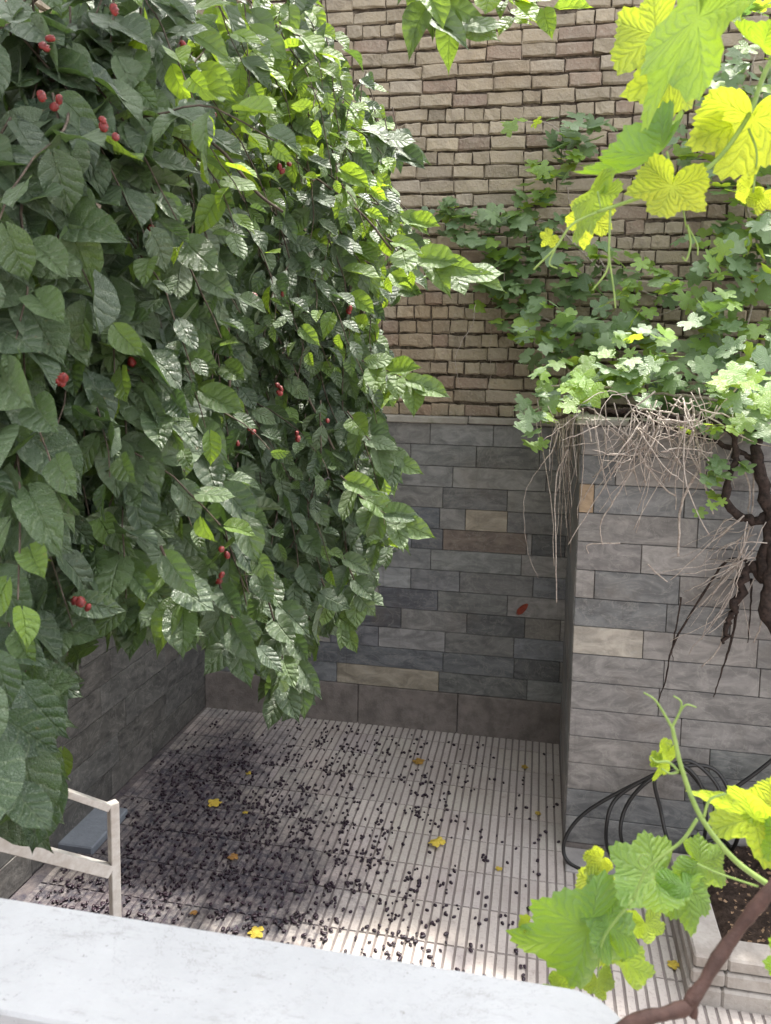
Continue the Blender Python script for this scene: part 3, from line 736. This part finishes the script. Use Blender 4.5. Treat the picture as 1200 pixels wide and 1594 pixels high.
# unseen overhead crown, its dense cluster added to shade the parapet
def over(rg):
    if rg.random() < .85: return np.array([rg.uniform(-.85, .36), rg.uniform(1.5, 2.25), rg.uniform(4.7, 5.1)])
    return np.array([rg.uniform(-2.1, .25), rg.uniform(.9, 3.0), rg.uniform(4.3, 5.0)])
def keepover(x, y, c): return (c[:, 2] > 3.2) & (y < -25)
grow_twigs(330, over, rg, leaves, twigs, size=(.09, .13), small=True, keep=keepover, ddir=(.1, -.1, -.5), nout=.3)
leaves.build('foliage', M['mul'], tree, True)
# visible bare stems inside the crown
for L, d0 in (([(48, -40), (44, 30), (49, 110), (30, 160)], 1.5), ([(0, 15), (45, 5), (90, -30)], 1.6), ([(0, 140), (60, 125), (110, 128)], 1.45), ([(478, -20), (500, 30), (525, 65)], 2.7),
              ([(300, 200), (350, 240), (400, 300), (440, 330)], 2.0), ([(355, 640), (358, 560), (352, 480)], 2.1), ([(120, 560), (135, 680), (160, 760)], 1.6), ([(105, 820), (110, 760), (60, 640)], 1.6),
              ([(430, 220), (470, 260), (560, 330), (610, 390)], 2.6), ([(200, -20), (210, 100), (260, 220), (330, 330)], 1.9), ([(420, 500), (470, 600), (520, 700)], 2.6)):
    P = spline([atY(x, y, d0) for x, y in L], 6); tube(twigs, P, .0042, 6, cap=False)
twigs.build('twigs', M['treebark'], tree, True)
# berries still on the tree
def berry_mesh(seed, L=.020, r=.0062, n=90):
    g2 = np.random.default_rng(seed); nu, nv = 12, 9
    th = np.linspace(0, 2 * np.pi, nu, endpoint=False); ph = np.linspace(.0, np.pi, nv); V = []
    for i, p in enumerate(ph):
        for j, a in enumerate(th):
            bump = 1 + .30 * math.cos(6 * a + (i % 2) * 3.14159) * math.sin(p) + g2.normal(0, .05)
            V.append((r * math.sin(p) * math.cos(a) * bump, r * math.sin(p) * math.sin(a) * bump, L / 2 * math.cos(p) * (1 + g2.normal(0, .02))))
    V = np.array(V); F = np.array([[i * nu + j, (i + 1) * nu + j, (i + 1) * nu + (j + 1) % nu, i * nu + (j + 1) % nu] for i in range(nv - 1) for j in range(nu)])
    V[:, 0] += .12 * L * np.sin(V[:, 2] / L * 3)
    return V, F
bt = []
for i in range(3):
    V, F = berry_mesh(40 + i, .017, .0062); o = mk('berry', V, F, M['redberry'], None, smooth=True, link=False); bt.append(o.data)
for i, (x, y, dd) in enumerate([q for p0 in [(65, 150, 1.28), (92, 155, 1.28), (78, 60, 1.3), (180, 213, 1.3), (160, 187, 1.32), (112, 345, 1.35), (235, 357, 1.55), (98, 588, 1.15), (437, 604, 2.15), (432, 600, 2.15), (462, 675, 2.2), (125, 937, 1.2), (116, 935, 1.2),
                            (205, 563, 1.5), (440, 458, 2.2), (395, 460, 2.0), (545, 480, 2.5), (178, 15, 1.4), (285, 70, 1.7), (90, 240, 1.35), (80, 275, 1.35), (385, 160, 1.9), (330, 175, 1.9), (435, 260, 2.2), (450, 255, 2.2), (345, 895, 1.6), (370, 690, 1.9), (510, 655, 2.4), (388, 665, 2.0), (345, 855, 1.6)] for q in ([p0] if rng.random() < .45 else [p0, (p0[0] + rng.uniform(-14, 14) / p0[2], p0[1] + rng.uniform(8, 18) / p0[2], p0[2] + rng.uniform(0, .03))])]):
    o = bpy.data.objects.new('berry', bt[i % 3]); COL.objects.link(o); o.parent = tree
    o.location = Vector([float(c) for c in atY(x, y, dd - .06) - np.array(tree.location[:])]); o.rotation_euler = (rng.normal(0, .4), rng.normal(0, .4), rng.uniform(0, 6)); 
    s = .8 + .35 * rng.random(); o.scale = (s, s, s)

# ------------------------------------------------------------------ grape vine on the back wall and over the stone block
vt = empty('grape_vine', (1.05, PY - .12, .12)); tag(vt, 'old grape vine with blue green leaves spread over the brick wall and projecting stone top', 'vine')
vl = Acc(); vs = Acc(); g3 = np.random.default_rng(77)
clus = [ # px, py, rx, ry, n, Y0, Y1, size, young
    (690, 330, 45, 22, 26, 4.85, 5.05, .10, .05), (740, 350, 50, 30, 32, 4.85, 5.05, .10, .0), (800, 370, 55, 40, 46, 4.8, 5.05, .105, .05), (800, 430, 50, 40, 46, 4.8, 5.05, .105, .05),
    (790, 480, 45, 35, 34, 4.75, 5.05, .10, .05), (900, 205, 50, 28, 30, 4.8, 5.05, .11, .05), (875, 250, 45, 22, 20, 4.8, 5.05, .09, .25), (855, 290, 45, 22, 20, 4.8, 5.05, .09, .2),
    (815, 195, 34, 8, 5, 4.7, 4.9, .09, 1), (840, 270, 30, 14, 6, 4.7, 4.9, .08, .9), (850, 330, 50, 30, 26, 4.8, 5.05, .10, .15),
    (870, 520, 60, 45, 70, 4.4, 5.0, .10, .15), (940, 500, 55, 40, 56, 4.4, 5.0, .10, .15), (870, 420, 60, 40, 30, 4.75, 5.05, .10, .05), (940, 420, 50, 35, 26, 4.7, 5.0, .10, .1),
    (1010, 460, 40, 55, 34, 4.5, 4.9, .08, .7), (1000, 560, 80, 45, 80, 4.0, 4.7, .10, .3), (910, 590, 70, 40, 70, 4.0, 4.7, .10, .25), (1090, 600, 90, 45, 80, 3.9, 4.6, .105, .2),
    (1150, 520, 70, 60, 80, 4.0, 4.9, .11, .15), (1100, 440, 80, 40, 60, 4.4, 5.0, .10, .25), (1170, 400, 50, 60, 60, 4.4, 5.0, .11, .2), (1130, 370, 70, 30, 34, 4.7, 5.05, .10, .1),
    (1130, 220, 80, 60, 60, 4.7, 5.05, .10, .15), (1160, 120, 60, 45, 46, 4.6, 5.0, .10, .3), (1170, 290, 50, 40, 34, 4.6, 5.0, .10, .4), (1190, 30, 40, 40, 16, 4.6, 5.0, .10, .2), (1060, 260, 50, 30, 14, 4.8, 5.05, .09, .1),
    (850, 630, 40, 20, 20, 3.9, 4.3, .10, .2), (1180, 640, 50, 35, 26, 3.7, 4.0, .10, .15), (1130, 740, 30, 25, 10, 3.7, 3.85, .085, .1), (1110, 790, 20, 20, 6, 3.7, 3.85, .06, .9),
    (905, 598, 30, 14, 7, 3.85, 3.95, .11, 1), (830, 675, 18, 28, 7, 3.85, 4.0, .085, .1), (1165, 590, 40, 14, 8, 3.7, 3.9, .10, 1), (1100, 660, 45, 15, 9, 3.75, 3.9, .085, .4),
    (1300, 450, 90, 200, 160, 4.0, 5.0, .11, .15), (1300, 180, 90, 120, 70, 4.6, 5.0, .11, .15)]
ctrs = []
for (cx, cy, rx, ry, n, Y0_, Y1_, s, yg) in clus:
    n = int(n * .70 + 1)
    P = []; 
    for i in range(n):
        a = g3.uniform(0, 6.283); q = math.sqrt(g3.random()) * 1.12
        p = atY(cx + rx * q * math.cos(a), cy + ry * q * math.sin(a), g3.uniform(Y0_, Y1_)); P.append(p)
    P = np.array(P); n = len(P)
    if cy < 660: ctrs.append(atY(cx, cy, min(Y1_ + .03, 5.08)))
    N = nrm(np.array([0, -.55, .85]) + g3.normal(0, .38, (n, 3))); tip = nrm(np.array([0, -.55, -.6]) + g3.normal(0, .5, (n, 3)))
    young = np.where(g3.random(n) < min(1, yg * 1.5 + .05), g3.uniform(.5, 1, n), g3.uniform(0, .12, n))
    scatter(vl, GTs, P, N, tip, s * g3.uniform(.7, 1.25, n) * 1.15, young, g3.uniform(0, 1, n), g3)
vl.build('foliage', M['vine'], vt, True)
def pxs(L, Y, n=6): return spline([atY(x, y, Y if np.isscalar(Y) else Y[i]) for i, (x, y) in enumerate(L)], n)
for L, Y, r in (([(1190, 690), (1150, 560), (1060, 480), (950, 430), (860, 350), (780, 340), (690, 325)], 5.04, .008), ([(950, 430), (890, 330), (880, 240), (860, 195), (800, 190)], 5.05, .005),
                ([(1150, 560), (1180, 400), (1150, 260), (1170, 120), (1190, 0)], 5.03, .008), ([(1060, 480), (930, 520), (860, 500), (790, 450), (790, 380)], 4.98, .006),
                ([(1190, 640), (1100, 620), (1000, 610), (920, 600), (850, 600)], 4.15, .009), ([(740, 475), (735, 505), (712, 545), (710, 575), (716, 600)], 4.9, .0028), ([(762, 500), (764, 560), (760, 620)], 5.0, .002)):
    P = pxs(L, Y); vs = Acc(); tube(vs, P + g3.normal(0, .004, P.shape), np.linspace(r, r * .5, len(P)), 6, cap=False); vs.build('stem', M['dry'], vt, True)
# gnarled trunk at the right edge
vb = Acc()
for L, Y, r0, r1 in (([(1330, 1440), (1300, 1250), (1260, 1100), (1210, 980), (1190, 880), (1200, 800), (1180, 720), (1190, 640)], [3.8, 3.82, 3.84, 3.84, 3.8, 3.8, 3.82, 3.9], .034, .024),
                     ([(1190, 900), (1165, 880), (1150, 930), (1135, 965), (1128, 1000)], 3.84, .030, .008), ([(1200, 800), (1160, 810), (1130, 770), (1150, 700), (1110, 650)], 3.82, .024, .012),
                     ([(1260, 1040), (1195, 960), (1200, 870), (1225, 760), (1210, 660)], 3.78, .030, .02), ([(1180, 880), (1140, 870), (1110, 900), (1050, 1000), (1035, 1060), (1022, 1100)], 3.9, .010, .003),
                     ([(1150, 930), (1140, 990), (1125, 1040), (1110, 1085)], 3.9, .010, .003), ([(1170, 900), (1168, 950), (1164, 1000)], 3.88, .007, .003), ([(1060, 930), (1052, 980), (1046, 1010), (1048, 1030)], 3.93, .006, .002),
                     ([(1200, 680), (1150, 665), (1060, 650), (960, 640), (900, 640), (865, 650)], [3.9, 3.92, 3.93, 3.94, 3.95, 3.98], .02, .009), ([(1180, 720), (1120, 690), (1040, 665), (980, 655)], [3.85, 3.88, 3.9, 3.92], .014, .007)):
    P = pxs(L, Y, 7); P = P + g3.normal(0, .006 if r0 > .012 else .0012, P.shape); r = np.linspace(r0, r1, len(P)) * (1 if r0 > .012 else .75) * (1 + g3.normal(0, .12, len(P))); tube(vb, P, r, 9)
vb.build('trunk', M['bark'], vt, True)
# dry hanging stems: one tangle
dt = Acc(); g4 = np.random.default_rng(8)
def stick(A, B, r=.0026, sag=.03, n=5):
    A = np.array(A); B = np.array(B); mm = (A + B) / 2 + g4.normal(0, sag, 3); P = spline([A, mm, B], n); P = P + g4.normal(0, .0025, P.shape); P[:, 1] = np.minimum(P[:, 1], PY - .012 + 2 * (P[:, 0] < PX) )
    tube(dt, P, np.linspace(r, r * .6, len(P)) * 1.35, 5)
for i in range(85):                             # the knot over the coping
    a = np.array([g4.normal(1040, 38), g4.normal(655, 26)]); b = a + np.array([g4.normal(0, 50), abs(g4.normal(35, 50)) - 12])
    stick(atY(*a, g4.uniform(3.72, 3.93)), atY(*b, g4.uniform(3.68, 3.93)), g4.uniform(.0012, .0034))
for i in range(46):                             # stems fanning along the edge
    a = np.array([g4.uniform(900, 1150), g4.normal(645, 14)]); b = a + np.array([g4.normal(0, 45), g4.uniform(30, 140)])
    stick(atY(*a, g4.uniform(3.8, 3.95)), atY(*b, g4.uniform(3.78, 3.95)), g4.uniform(.0012, .0026), .04)
for i in range(30):                             # bundle hanging in the corner
    a = np.array([g4.normal(882, 16), g4.normal(640, 10)]); b = np.array([a[0] * .4 + .6 * g4.normal(878, 12), g4.uniform(690, 900 if i % 3 else 780)])
    stick(atY(*a, g4.uniform(3.93, 4.3)), atY(*b, g4.uniform(3.95, 4.35)), g4.uniform(.0012, .0026), .02)
for i in range(34):                             # right-hand fan under the trunk
    a = np.array([g4.normal(1160, 20), g4.uniform(800, 880)]); b = a + np.array([-g4.uniform(10, 130), g4.uniform(10, 150)])
    stick(atY(*a, g4.uniform(3.75, 3.9)), atY(*b, g4.uniform(3.8, 3.93)), g4.uniform(.001, .0026), .03)
for L, r in (([(1085, 735), (1068, 765), (1058, 800), (1056, 866)], .0058), ([(985, 690), (1010, 730), (1030, 755), (1050, 772)], .0045), ([(912, 655), (918, 672), (920, 688)], .004), ([(942, 668), (942, 692)], .003),
             ([(950, 665), (975, 690), (982, 715)], .0035), ([(970, 665), (1000, 720), (1035, 740)], .003), ([(1075, 620), (1085, 680), (1090, 735), (1100, 760)], .0048), ([(1062, 690), (1090, 735), (1110, 800)], .0045),
             ([(985, 730), (955, 780), (935, 815), (938, 848)], .0032), ([(965, 845), (916, 848), (916, 862)], .003), ([(1008, 878), (1022, 892), (1038, 906)], .0032), ([(1140, 700), (1165, 750), (1165, 800)], .004), 
             ([(1190, 640), (1175, 720), (1170, 800), (1150, 870), (1125, 905), (1108, 925)], .0035), ([(1200, 900), (1185, 970), (1172, 1000)], .003), ([(884, 700), (866, 745), (865, 845), (867, 938)], .003), ([(1130, 960), (1118, 1010), (1092, 1038)], .0028),
             ([(1010, 720), (1008, 760), (990, 830)], .002), ([(1150, 600), (1110, 650), (1090, 700)], .0035), ([(850, 655), (870, 660), (860, 700), (842, 725)], .003), ([(842, 725), (820, 760), (815, 800), (822, 860), (838, 900)], .0012)):
    Yq = 3.86 if L[0][0] > 900 else 3.97
    P = pxs(L, Yq, 6); tube(dt, P + g4.normal(0, .0015, P.shape), np.linspace(r, r * .75, len(P)) * 1.25, 6)
tag(dt.build('dry_vine_stems', M['dry'], None, True), 'tangle of bare pinkish dry vine stems hanging over the coping of the projecting wall', 'dry stems')
# yellow tendrils hanging before the wall vine
# ------------------------------------------------------------------ near vine shoots (upper right and lower right)
def place_leaf(acc, base, tipp, d0, d1, wid, young, val, tilt=(0, 0), k=0, T=GT, thin=1.):
    """leaf blade from petiole pixel to tip pixel at distances d0,d1; tilt turns the blade about its length"""
    B = atY(*base, d0); E = atY(*tipp, d1); y = E - B; L = np.linalg.norm(y); y = y / L
    n0 = nrm(EYEV - B); n0 = nrm(n0 - y * (n0 @ y)); x0 = np.cross(y, n0); a = R(tilt[0]); n = n0 * math.cos(a) + x0 * math.sin(a)
    if tilt[1]: n = -n
    x = np.cross(y, n)
    V, F, P = T[k % len(T)]; s = L / .62
    W = B + s * (V[:, :1] * x * wid + V[:, 1:2] * y + V[:, 2:] * n * thin)
    acc.add(W, F, np.array([young, val, 0]), P)
GH = [grape_template(400 + i, 72, 9, .9) for i in range(8)]
up = empty('grape_vine', atY(1260, 20, 1.15)); tag(up, 'sunlit lime green grape shoot dangling close by at the upper right', 'vine')
a = Acc()
for q in [((1020, 55), (952, 110), 1.18, 1.2, 1.0, .75, .6, (10, 1), 0), ((1085, 30), (988, 205), 1.0, 1.05, .52, .12, .9, (38, 1), 1), ((1050, 110), (1015, 215), 1.12, 1.14, .72, .85, .5, (-20, 1), 2),
          ((1025, 236), (935, 318), 1.14, 1.16, .36, .0, .6, (-50, 0), 3), ((925, 308), (876, 375), 1.16, 1.16, .50, .35, .3, (-40, 1), 4), ((918, 335), (905, 383), 1.18, 1.18, 1.0, 1, .5, (8, 1), 5),
          ((1045, 290), (1022, 352), 1.1, 1.1, 1.15, 1, .5, (6, 1), 6), ((1172, 185), (1150, 268), 1.12, 1.16, 1.25, 1, .7, (10, 1), 7), ((1118, 190), (1088, 205), 1.14, 1.16, 1.4, 1, .3, (0, 1), 0),
          ((1165, 296), (1140, 315), 1.15, 1.17, 1.0, .9, .5, (10, 1), 2), ((1187, 305), (1180, 330), 1.15, 1.16, 1.1, .9, .5, (0, 1), 3), ((1190, 72), (1120, 62), 1.2, 1.3, .45, .2, .9, (-66, 0), 4),
          ((856, 370), (843, 383), 1.15, 1.15, 1.2, 1, .5, (0, 1), 5)]:
    place_leaf(a, *q[:8], k=q[8], T=GH)
a.build('foliage', M['grape'], up, True)
s = Acc()
for L, r in (([(1290, -20), (1200, 95), (1165, 180), (1110, 255), (1050, 288), (990, 310), (930, 330)], .0034), ([(930, 330), (890, 350), (865, 385), (830, 420)], .0018), ([(1038, 236), (1045, 262), (1052, 287)], .0016), ([(930, 298), (935, 325)], .0014),
             ([(950, 325), (948, 380), (945, 420), (922, 452)], .0016), ([(948, 400), (955, 450), (958, 480)], .0013), ([(1070, 350), (1075, 380), (1068, 405), (1062, 400)], .0015), ([(1072, 355), (1085, 380), (1086, 398)], .0012),
             ([(865, 385), (855, 410), (868, 418)], .0012), ([(1200, 95), (1230, 60), (1320, -60)], .004), ([(1052, 287), (1062, 320), (1068, 355)], .0012), ([(1178, 165), (1165, 180)], .0018), ([(1165, 200), (1178, 240), (1172, 300)], .0016)):
    P = pxs(L, 1.12, 6); tube(s, P, np.linspace(r, r * .7, len(P)), 7)
s.build('shoot', M['shoot'], up, True)
lo_ = empty('grape_vine', atY(980, 1600, .78)); tag(lo_, 'near grape cane with broad pale green leaves and forked tendrils at the lower right', 'vine')
a = Acc()
for q in [((915, 1445), (800, 1498), .88, .85, .80, .0, .9, (-38, 0), 0), ((945, 1440), (915, 1352), .88, .92, .62, .05, .3, (22, 0), 1), ((1020, 1365), (948, 1418), .90, .86, .80, .12, .8, (18, 0), 2),
          ((1065, 1380), (1085, 1448), .88, .85, .85, .15, .9, (-12, 0), 3), ((1090, 1345), (1140, 1382), .90, .90, .85, .2, .6, (0, 0), 4), ((1175, 1275), (1078, 1213), .94, .96, .62, .50, .9, (-30, 0), 5),
          ((1205, 1250), (1165, 1285), .95, .95, .8, .7, .8, (10, 1), 6), ((1235, 1310), (1180, 1330), .90, .90, .9, .1, .7, (0, 0), 7), ((1240, 1500), (1188, 1510), .85, .85, 1.1, .0, .6, (0, 0), 0),
          ((930, 1525), (937, 1560), .90, .90, .9, .35, .2, (0, 1), 1), ((975, 1500), (996, 1560), .90, .90, .6, .3, .3, (30, 1), 2), ((935, 1338), (915, 1355), .92, .92, 1.0, .9, .6, (0, 1), 3), ((935, 1375), (900, 1410), .95, .95, .8, .7, .5, (20, 1), 4),
          ((1005, 1440), (1015, 1480), .95, .95, .9, .35, .3, (0, 1), 5), ((860, 1535), (885, 1562), .92, .92, 1.0, .15, .1, (10, 1), 6), ((960, 1440), (945, 1495), .95, .95, .8, .45, .3, (20, 1), 7), ((1035, 1178), (1017, 1218), .92, .92, .45, .5, .7, (30, 0), 1), ((1022, 1182), (1018, 1198), .92, .92, .8, .6, .7, (0, 0), 3),
          ((820, 1436), (806, 1441), .88, .88, 1.0, .6, .5, (0, 0), 2)]:
    place_leaf(a, *q[:8], k=q[8], T=GH)
a.build('foliage', M['grape'], lo_, True)
s = Acc()
for L, r in (([(1260, 1420), (1200, 1380), (1140, 1335), (1090, 1270), (1062, 1200), (1050, 1150), (1046, 1130)], [.0034, .002]), ([(1046, 1132), (1030, 1105), (1018, 1088), (1002, 1078)], [.0016, .0008]), ([(1046, 1132), (1058, 1108), (1060, 1092), (1048, 1083)], [.0015, .0007]),
             ([(1058, 1108), (1068, 1097), (1084, 1101)], [.0012, .0007]), ([(1056, 1200), (1040, 1186), (1022, 1186), (1012, 1178)], [.0015, .0008]), ([(1056, 1202), (1042, 1204), (1030, 1196)], [.0013, .0008]), ([(1085, 1275), (1060, 1310), (1010, 1350), (985, 1400)], [.002, .0014]),
             ([(1095, 1272), (1105, 1245), (1130, 1235)], [.0016, .0012]), ([(1005, 1352), (994, 1342), (1000, 1330), (1012, 1333)], [.0012, .0006]), ([(985, 1400), (940, 1460), (930, 1520)], [.0015, .001]), ([(1085, 1345), (1120, 1360), (1180, 1380)], [.0014, .001])):
    P = pxs(L, .86, 7); tube(s, P, np.linspace(*r, len(P)), 7)
s.build('shoot', M['shoot'], lo_, True)
s = Acc()
for L, Y, r in (([(900, 1640), (990, 1590), (1060, 1570), (1085, 1545), (1140, 1460), (1210, 1370), (1300, 1260)], [.70, .72, .74, .75, .78, .80, .84], [.0065, .0062]), ([(1080, 1550), (1078, 1580)], [.745, .745], [.005, .0045])):
    P = pxs(L, Y, 8); P = P + rng.normal(0, .0004, P.shape); tube(s, P, np.linspace(*r, len(P)) * (1 + .12 * np.sin(np.arange(len(P)) * .9)), 10)
s.build('cane', M['cane'], lo_, True)

# ------------------------------------------------------------------ hose
h = Acc()
def hp(L):                                      # (x, y, 'w') against the wall, (x, y, 'f') on the floor
    out = []
    for x, y, k in L: out.append(atY(x, y, k) if not isinstance(k, str) else atZ(x, y, .022))
    return out
loops = [(1050, 1188, 885, 1290, 940, 1358), (1052, 1192, 946, 1280, 1000, 1352), (1048, 1196, 966, 1285, 1010, 1345), (1055, 1190, 935, 1270, 990, 1362)]
path = [atY(1230, 1160, 3.90), atY(1160, 1215, 3.90), atY(1110, 1240, 3.90)]
K = [(1062, 1195, 3.90), (1000, 1215, 3.88), (915, 1262, 3.88), (880, 1305, 3.86), (885, 1342, 'f'), (940, 1364, 'f'), (1010, 1366, 'f'), (1090, 1348, 'f'), (1125, 1300, 3.80), (1120, 1230, 3.86), (1075, 1185, 3.89),
     (1030, 1200, 3.87), (962, 1240, 3.87), (944, 1285, 3.84), (950, 1330, 'f'), (990, 1356, 'f'), (1060, 1362, 'f'), (1120, 1345, 'f'), (1150, 1290, 3.80), (1120, 1205, 3.88), (1068, 1192, 3.885),
     (1010, 1215, 3.855), (975, 1255, 3.855), (966, 1300, 3.83), (985, 1342, 'f'), (1030, 1358, 'f'), (1080, 1345, 'f'), (1098, 1290, 3.85), (1092, 1225, 3.87), (1058, 1190, 3.87),
     (1020, 1210, 3.84), (1028, 1260, 3.84), (1040, 1310, 3.82), (1060, 1345, 'f'), (1110, 1330, 'f'), (1170, 1335, 'f'), (1230, 1360, 'f')]
P = spline(path + hp(K), 8); P[:, 2] = np.maximum(P[:, 2], .014)
inbed = (P[:, 0] > .80) & (P[:, 1] > 3.25); P[inbed, 2] = np.maximum(P[inbed, 2], .15)
tube(h, P, .0092, 8); tag(h.build('garden_hose', M['hose'], None, True), 'black rubber hose hung in loose coils against the projecting wall, trailing on the floor', 'hose')
# bracket it hangs from
br = empty('hose_hook', atY(1060, 1190, PY)); tag(br, 'small dark metal hook on the projecting stone wall holding the hose', 'hook')
q = Acc(); tube(q, spline([atY(1060, 1196, PY + .0), atY(1060, 1196, 3.86), atY(1060, 1188, 3.84)], 5), .006, 7); q.build('hook_arm', M['hose'], br, True)
q = Acc(); c = atY(1060, 1196, PY); box(q, c + [-.02, -.004, -.03], c + [.02, .003, .03], None, .001); q.build('wall_plate', M['hose'], br)

# ------------------------------------------------------------------ fallen mulberries
g5 = np.random.default_rng(21)
def dens(x, y):
    """chance of a berry lying at a floor point: thick under the tree, thinning to the right"""
    v = 1.3 * math.exp(-(((x + 1.6) / .6) ** 2 + ((y - 3.6) / .95) ** 2)) + .42 * math.exp(-(((x + 1.0) / .6) ** 2 + ((y - 3.3) / .9) ** 2)) + .12 * math.exp(-((x + .75) / .55) ** 2) + .02
    v += .5 * math.exp(-(((x + .45) / .12) ** 2 + ((y - 3.05) / .16) ** 2)) + .18 * math.exp(-(((x + .55) / .2) ** 2 + ((y - 3.4) / .2) ** 2))
    return v
pts = []
while len(pts) < 2300:
    x, y = g5.uniform(LW + .05, .9), g5.uniform(2.72, 5.05)
    if x > .55 and y > 3.0: continue
    cl = .35 + 1.3 * (math.sin(x * 17 + 2 * math.sin(y * 9)) * math.sin(y * 15 + 3 * math.sin(x * 7)) > .1)
    if g5.random() < dens(x, y) * cl: pts.append((x, y))
pts = np.array(pts); u_, v_ = proj(np.c_[pts, np.full(len(pts), .006)])
# nearest in view first
line = 1395 + u_ * .185
vis = (v_ < line + 3) & (u_ > 0) & (u_ < 1200)
order = np.argsort(np.where(vis, pts[:, 1], 99))
sel, rest = order[:300], order[300:]
bm = []
for i in range(4):
    V, F = berry_mesh(60 + i, .019, .0062); bm.append((V, F)); 
bmesh_ = [mk('fallen_mulberry', V, F, M['berry'], None, smooth=True, link=False).data for V, F in bm]
fine = True
for i in sel:
    o = bpy.data.objects.new('fallen_mulberry', bmesh_[g5.integers(4)]); COL.objects.link(o)
    o.location = (pts[i, 0], pts[i, 1], .0065); o.rotation_euler = (math.pi / 2 + g5.normal(0, .1), 0, g5.uniform(0, 6.28)); s = g5.uniform(.65, 1.2); o.scale = (s * (1 + .3 * g5.random()), s * .7, s * g5.uniform(.8, 1.3))
    bx, by = pts[i]
    if bx < -1.05: lb, gp = 'dark fallen mulberry lying in the purple stained left part of the tile floor', 'fallen mulberries in the stain'
    elif bx < -.62: lb, gp = 'dark fallen mulberry scattered on pale tiles just right of the purple stain', 'fallen mulberries beside the stain'
    elif bx < -.25: lb, gp = 'black fallen mulberry on the clean middle tiles, among the clump nearest the parapet', 'fallen mulberries on the middle tiles'
    else: lb, gp = 'lone black fallen mulberry on the clean right hand tiles, towards the hose', 'fallen mulberries on the right tiles'
    tag(o, lb, 'mulberry', gp)
a = Acc()
for i in rest:
    V, F = bm[g5.integers(4)]; s = g5.uniform(.6, 1.15); an = g5.uniform(0, 6.28)
    W = V[:, [0, 2, 1]] * s; W = np.c_[W[:, 0] * math.cos(an) - W[:, 1] * math.sin(an), W[:, 0] * math.sin(an) + W[:, 1] * math.cos(an), W[:, 2]] + [pts[i, 0], pts[i, 1], .0055]
    a.add(W, F)
tag(a.build('fallen_mulberries', M['berry'], None, True), 'carpet of dark crushed mulberries under the tree towards the back of the floor', 'mulberries', 'fallen mulberries on the floor', 'stuff')

# ------------------------------------------------------------------ fallen leaves
def fallen(x, y, size, label, young=0., T=GT, k=0, z=.006, rot=None, flat=.35, mat='yellow'):
    c = atZ(x, y, z); a = g5.uniform(0, 6.28) if rot is None else rot
    V, F, P = T[k % len(T)]; V = V * [1, 1, flat]; V = V - [0, .2, V[:, 2].min()]
    W = np.c_[V[:, 0] * math.cos(a) - V[:, 1] * math.sin(a), V[:, 0] * math.sin(a) + V[:, 1] * math.cos(a), V[:, 2]] * size + c
    e = Acc(); e.add(W - c, F, np.array([young, g5.random(), 0]), P); o = e.build('fallen_leaf', M[mat], None, True); o.location = Vector([float(q) for q in c])
    tag(o, label, 'leaf', 'yellow leaves fallen on the floor')
fallen(337, 1250, .085, 'bright yellow lobed leaf lying in the dark mulberry stain, nearest the handrail', k=0)
fallen(677, 1312, .090, 'curled bright yellow leaf lying alone at the middle of the tile floor', k=1, flat=.9)
fallen(395, 1452, .075, 'yellow leaf lying by the parapet edge among crushed mulberries', k=2)
fallen(653, 1187, .075, 'brown and yellow withered leaf near the back skirting', .8, k=3, flat=.8)
fallen(1046, 1500, .055, 'small yellow leaf lying beside the stone curb at the lower right', k=4)
fallen(365, 1335, .055, 'small orange brown leaf in the darkest part of the mulberry stain', 1., k=5)
fallen(388, 1204, .040, 'tiny yellow leaf near the back end of the mulberry stain', k=0)
fallen(382, 1264, .035, 'tiny pale yellow leaf right of the bright lobed leaf in the stain', k=1)
fallen(815, 1194, .045, 'dull yellow leaf scrap near the far right corner of the tiles', .5, k=2)
fallen(836, 1266, .038, 'faint yellow leaf scrap beside the base of the projecting wall', .3, k=3)
fallen(776, 1353, .036, 'pale greenish yellow leaf scrap on clean tiles left of the hose', .1, k=4)
fallen(303, 1420, .035, 'small rusty leaf scrap near the parapet, left of the yellow leaf', 1., k=5)
# the small dry red leaf caught on the wall
q = Acc(); c = atY(812, 945, BW - .027); V, F, P = MT[1]; V = V * [.6, 1, .3]; an = R(-40)
W = np.c_[V[:, 0] * math.cos(an) - V[:, 1] * math.sin(an), -V[:, 2] - .004, V[:, 0] * math.sin(an) + V[:, 1] * math.cos(an)] * .10; q.add(W, F, None, P); o = q.build('dry_leaf', M['redleaf'], None, True); o.location = Vector([float(v) for v in c + [-.02, 0, -.04]])
tag(o, 'single dry red leaf clinging to the back stone wall', 'leaf')
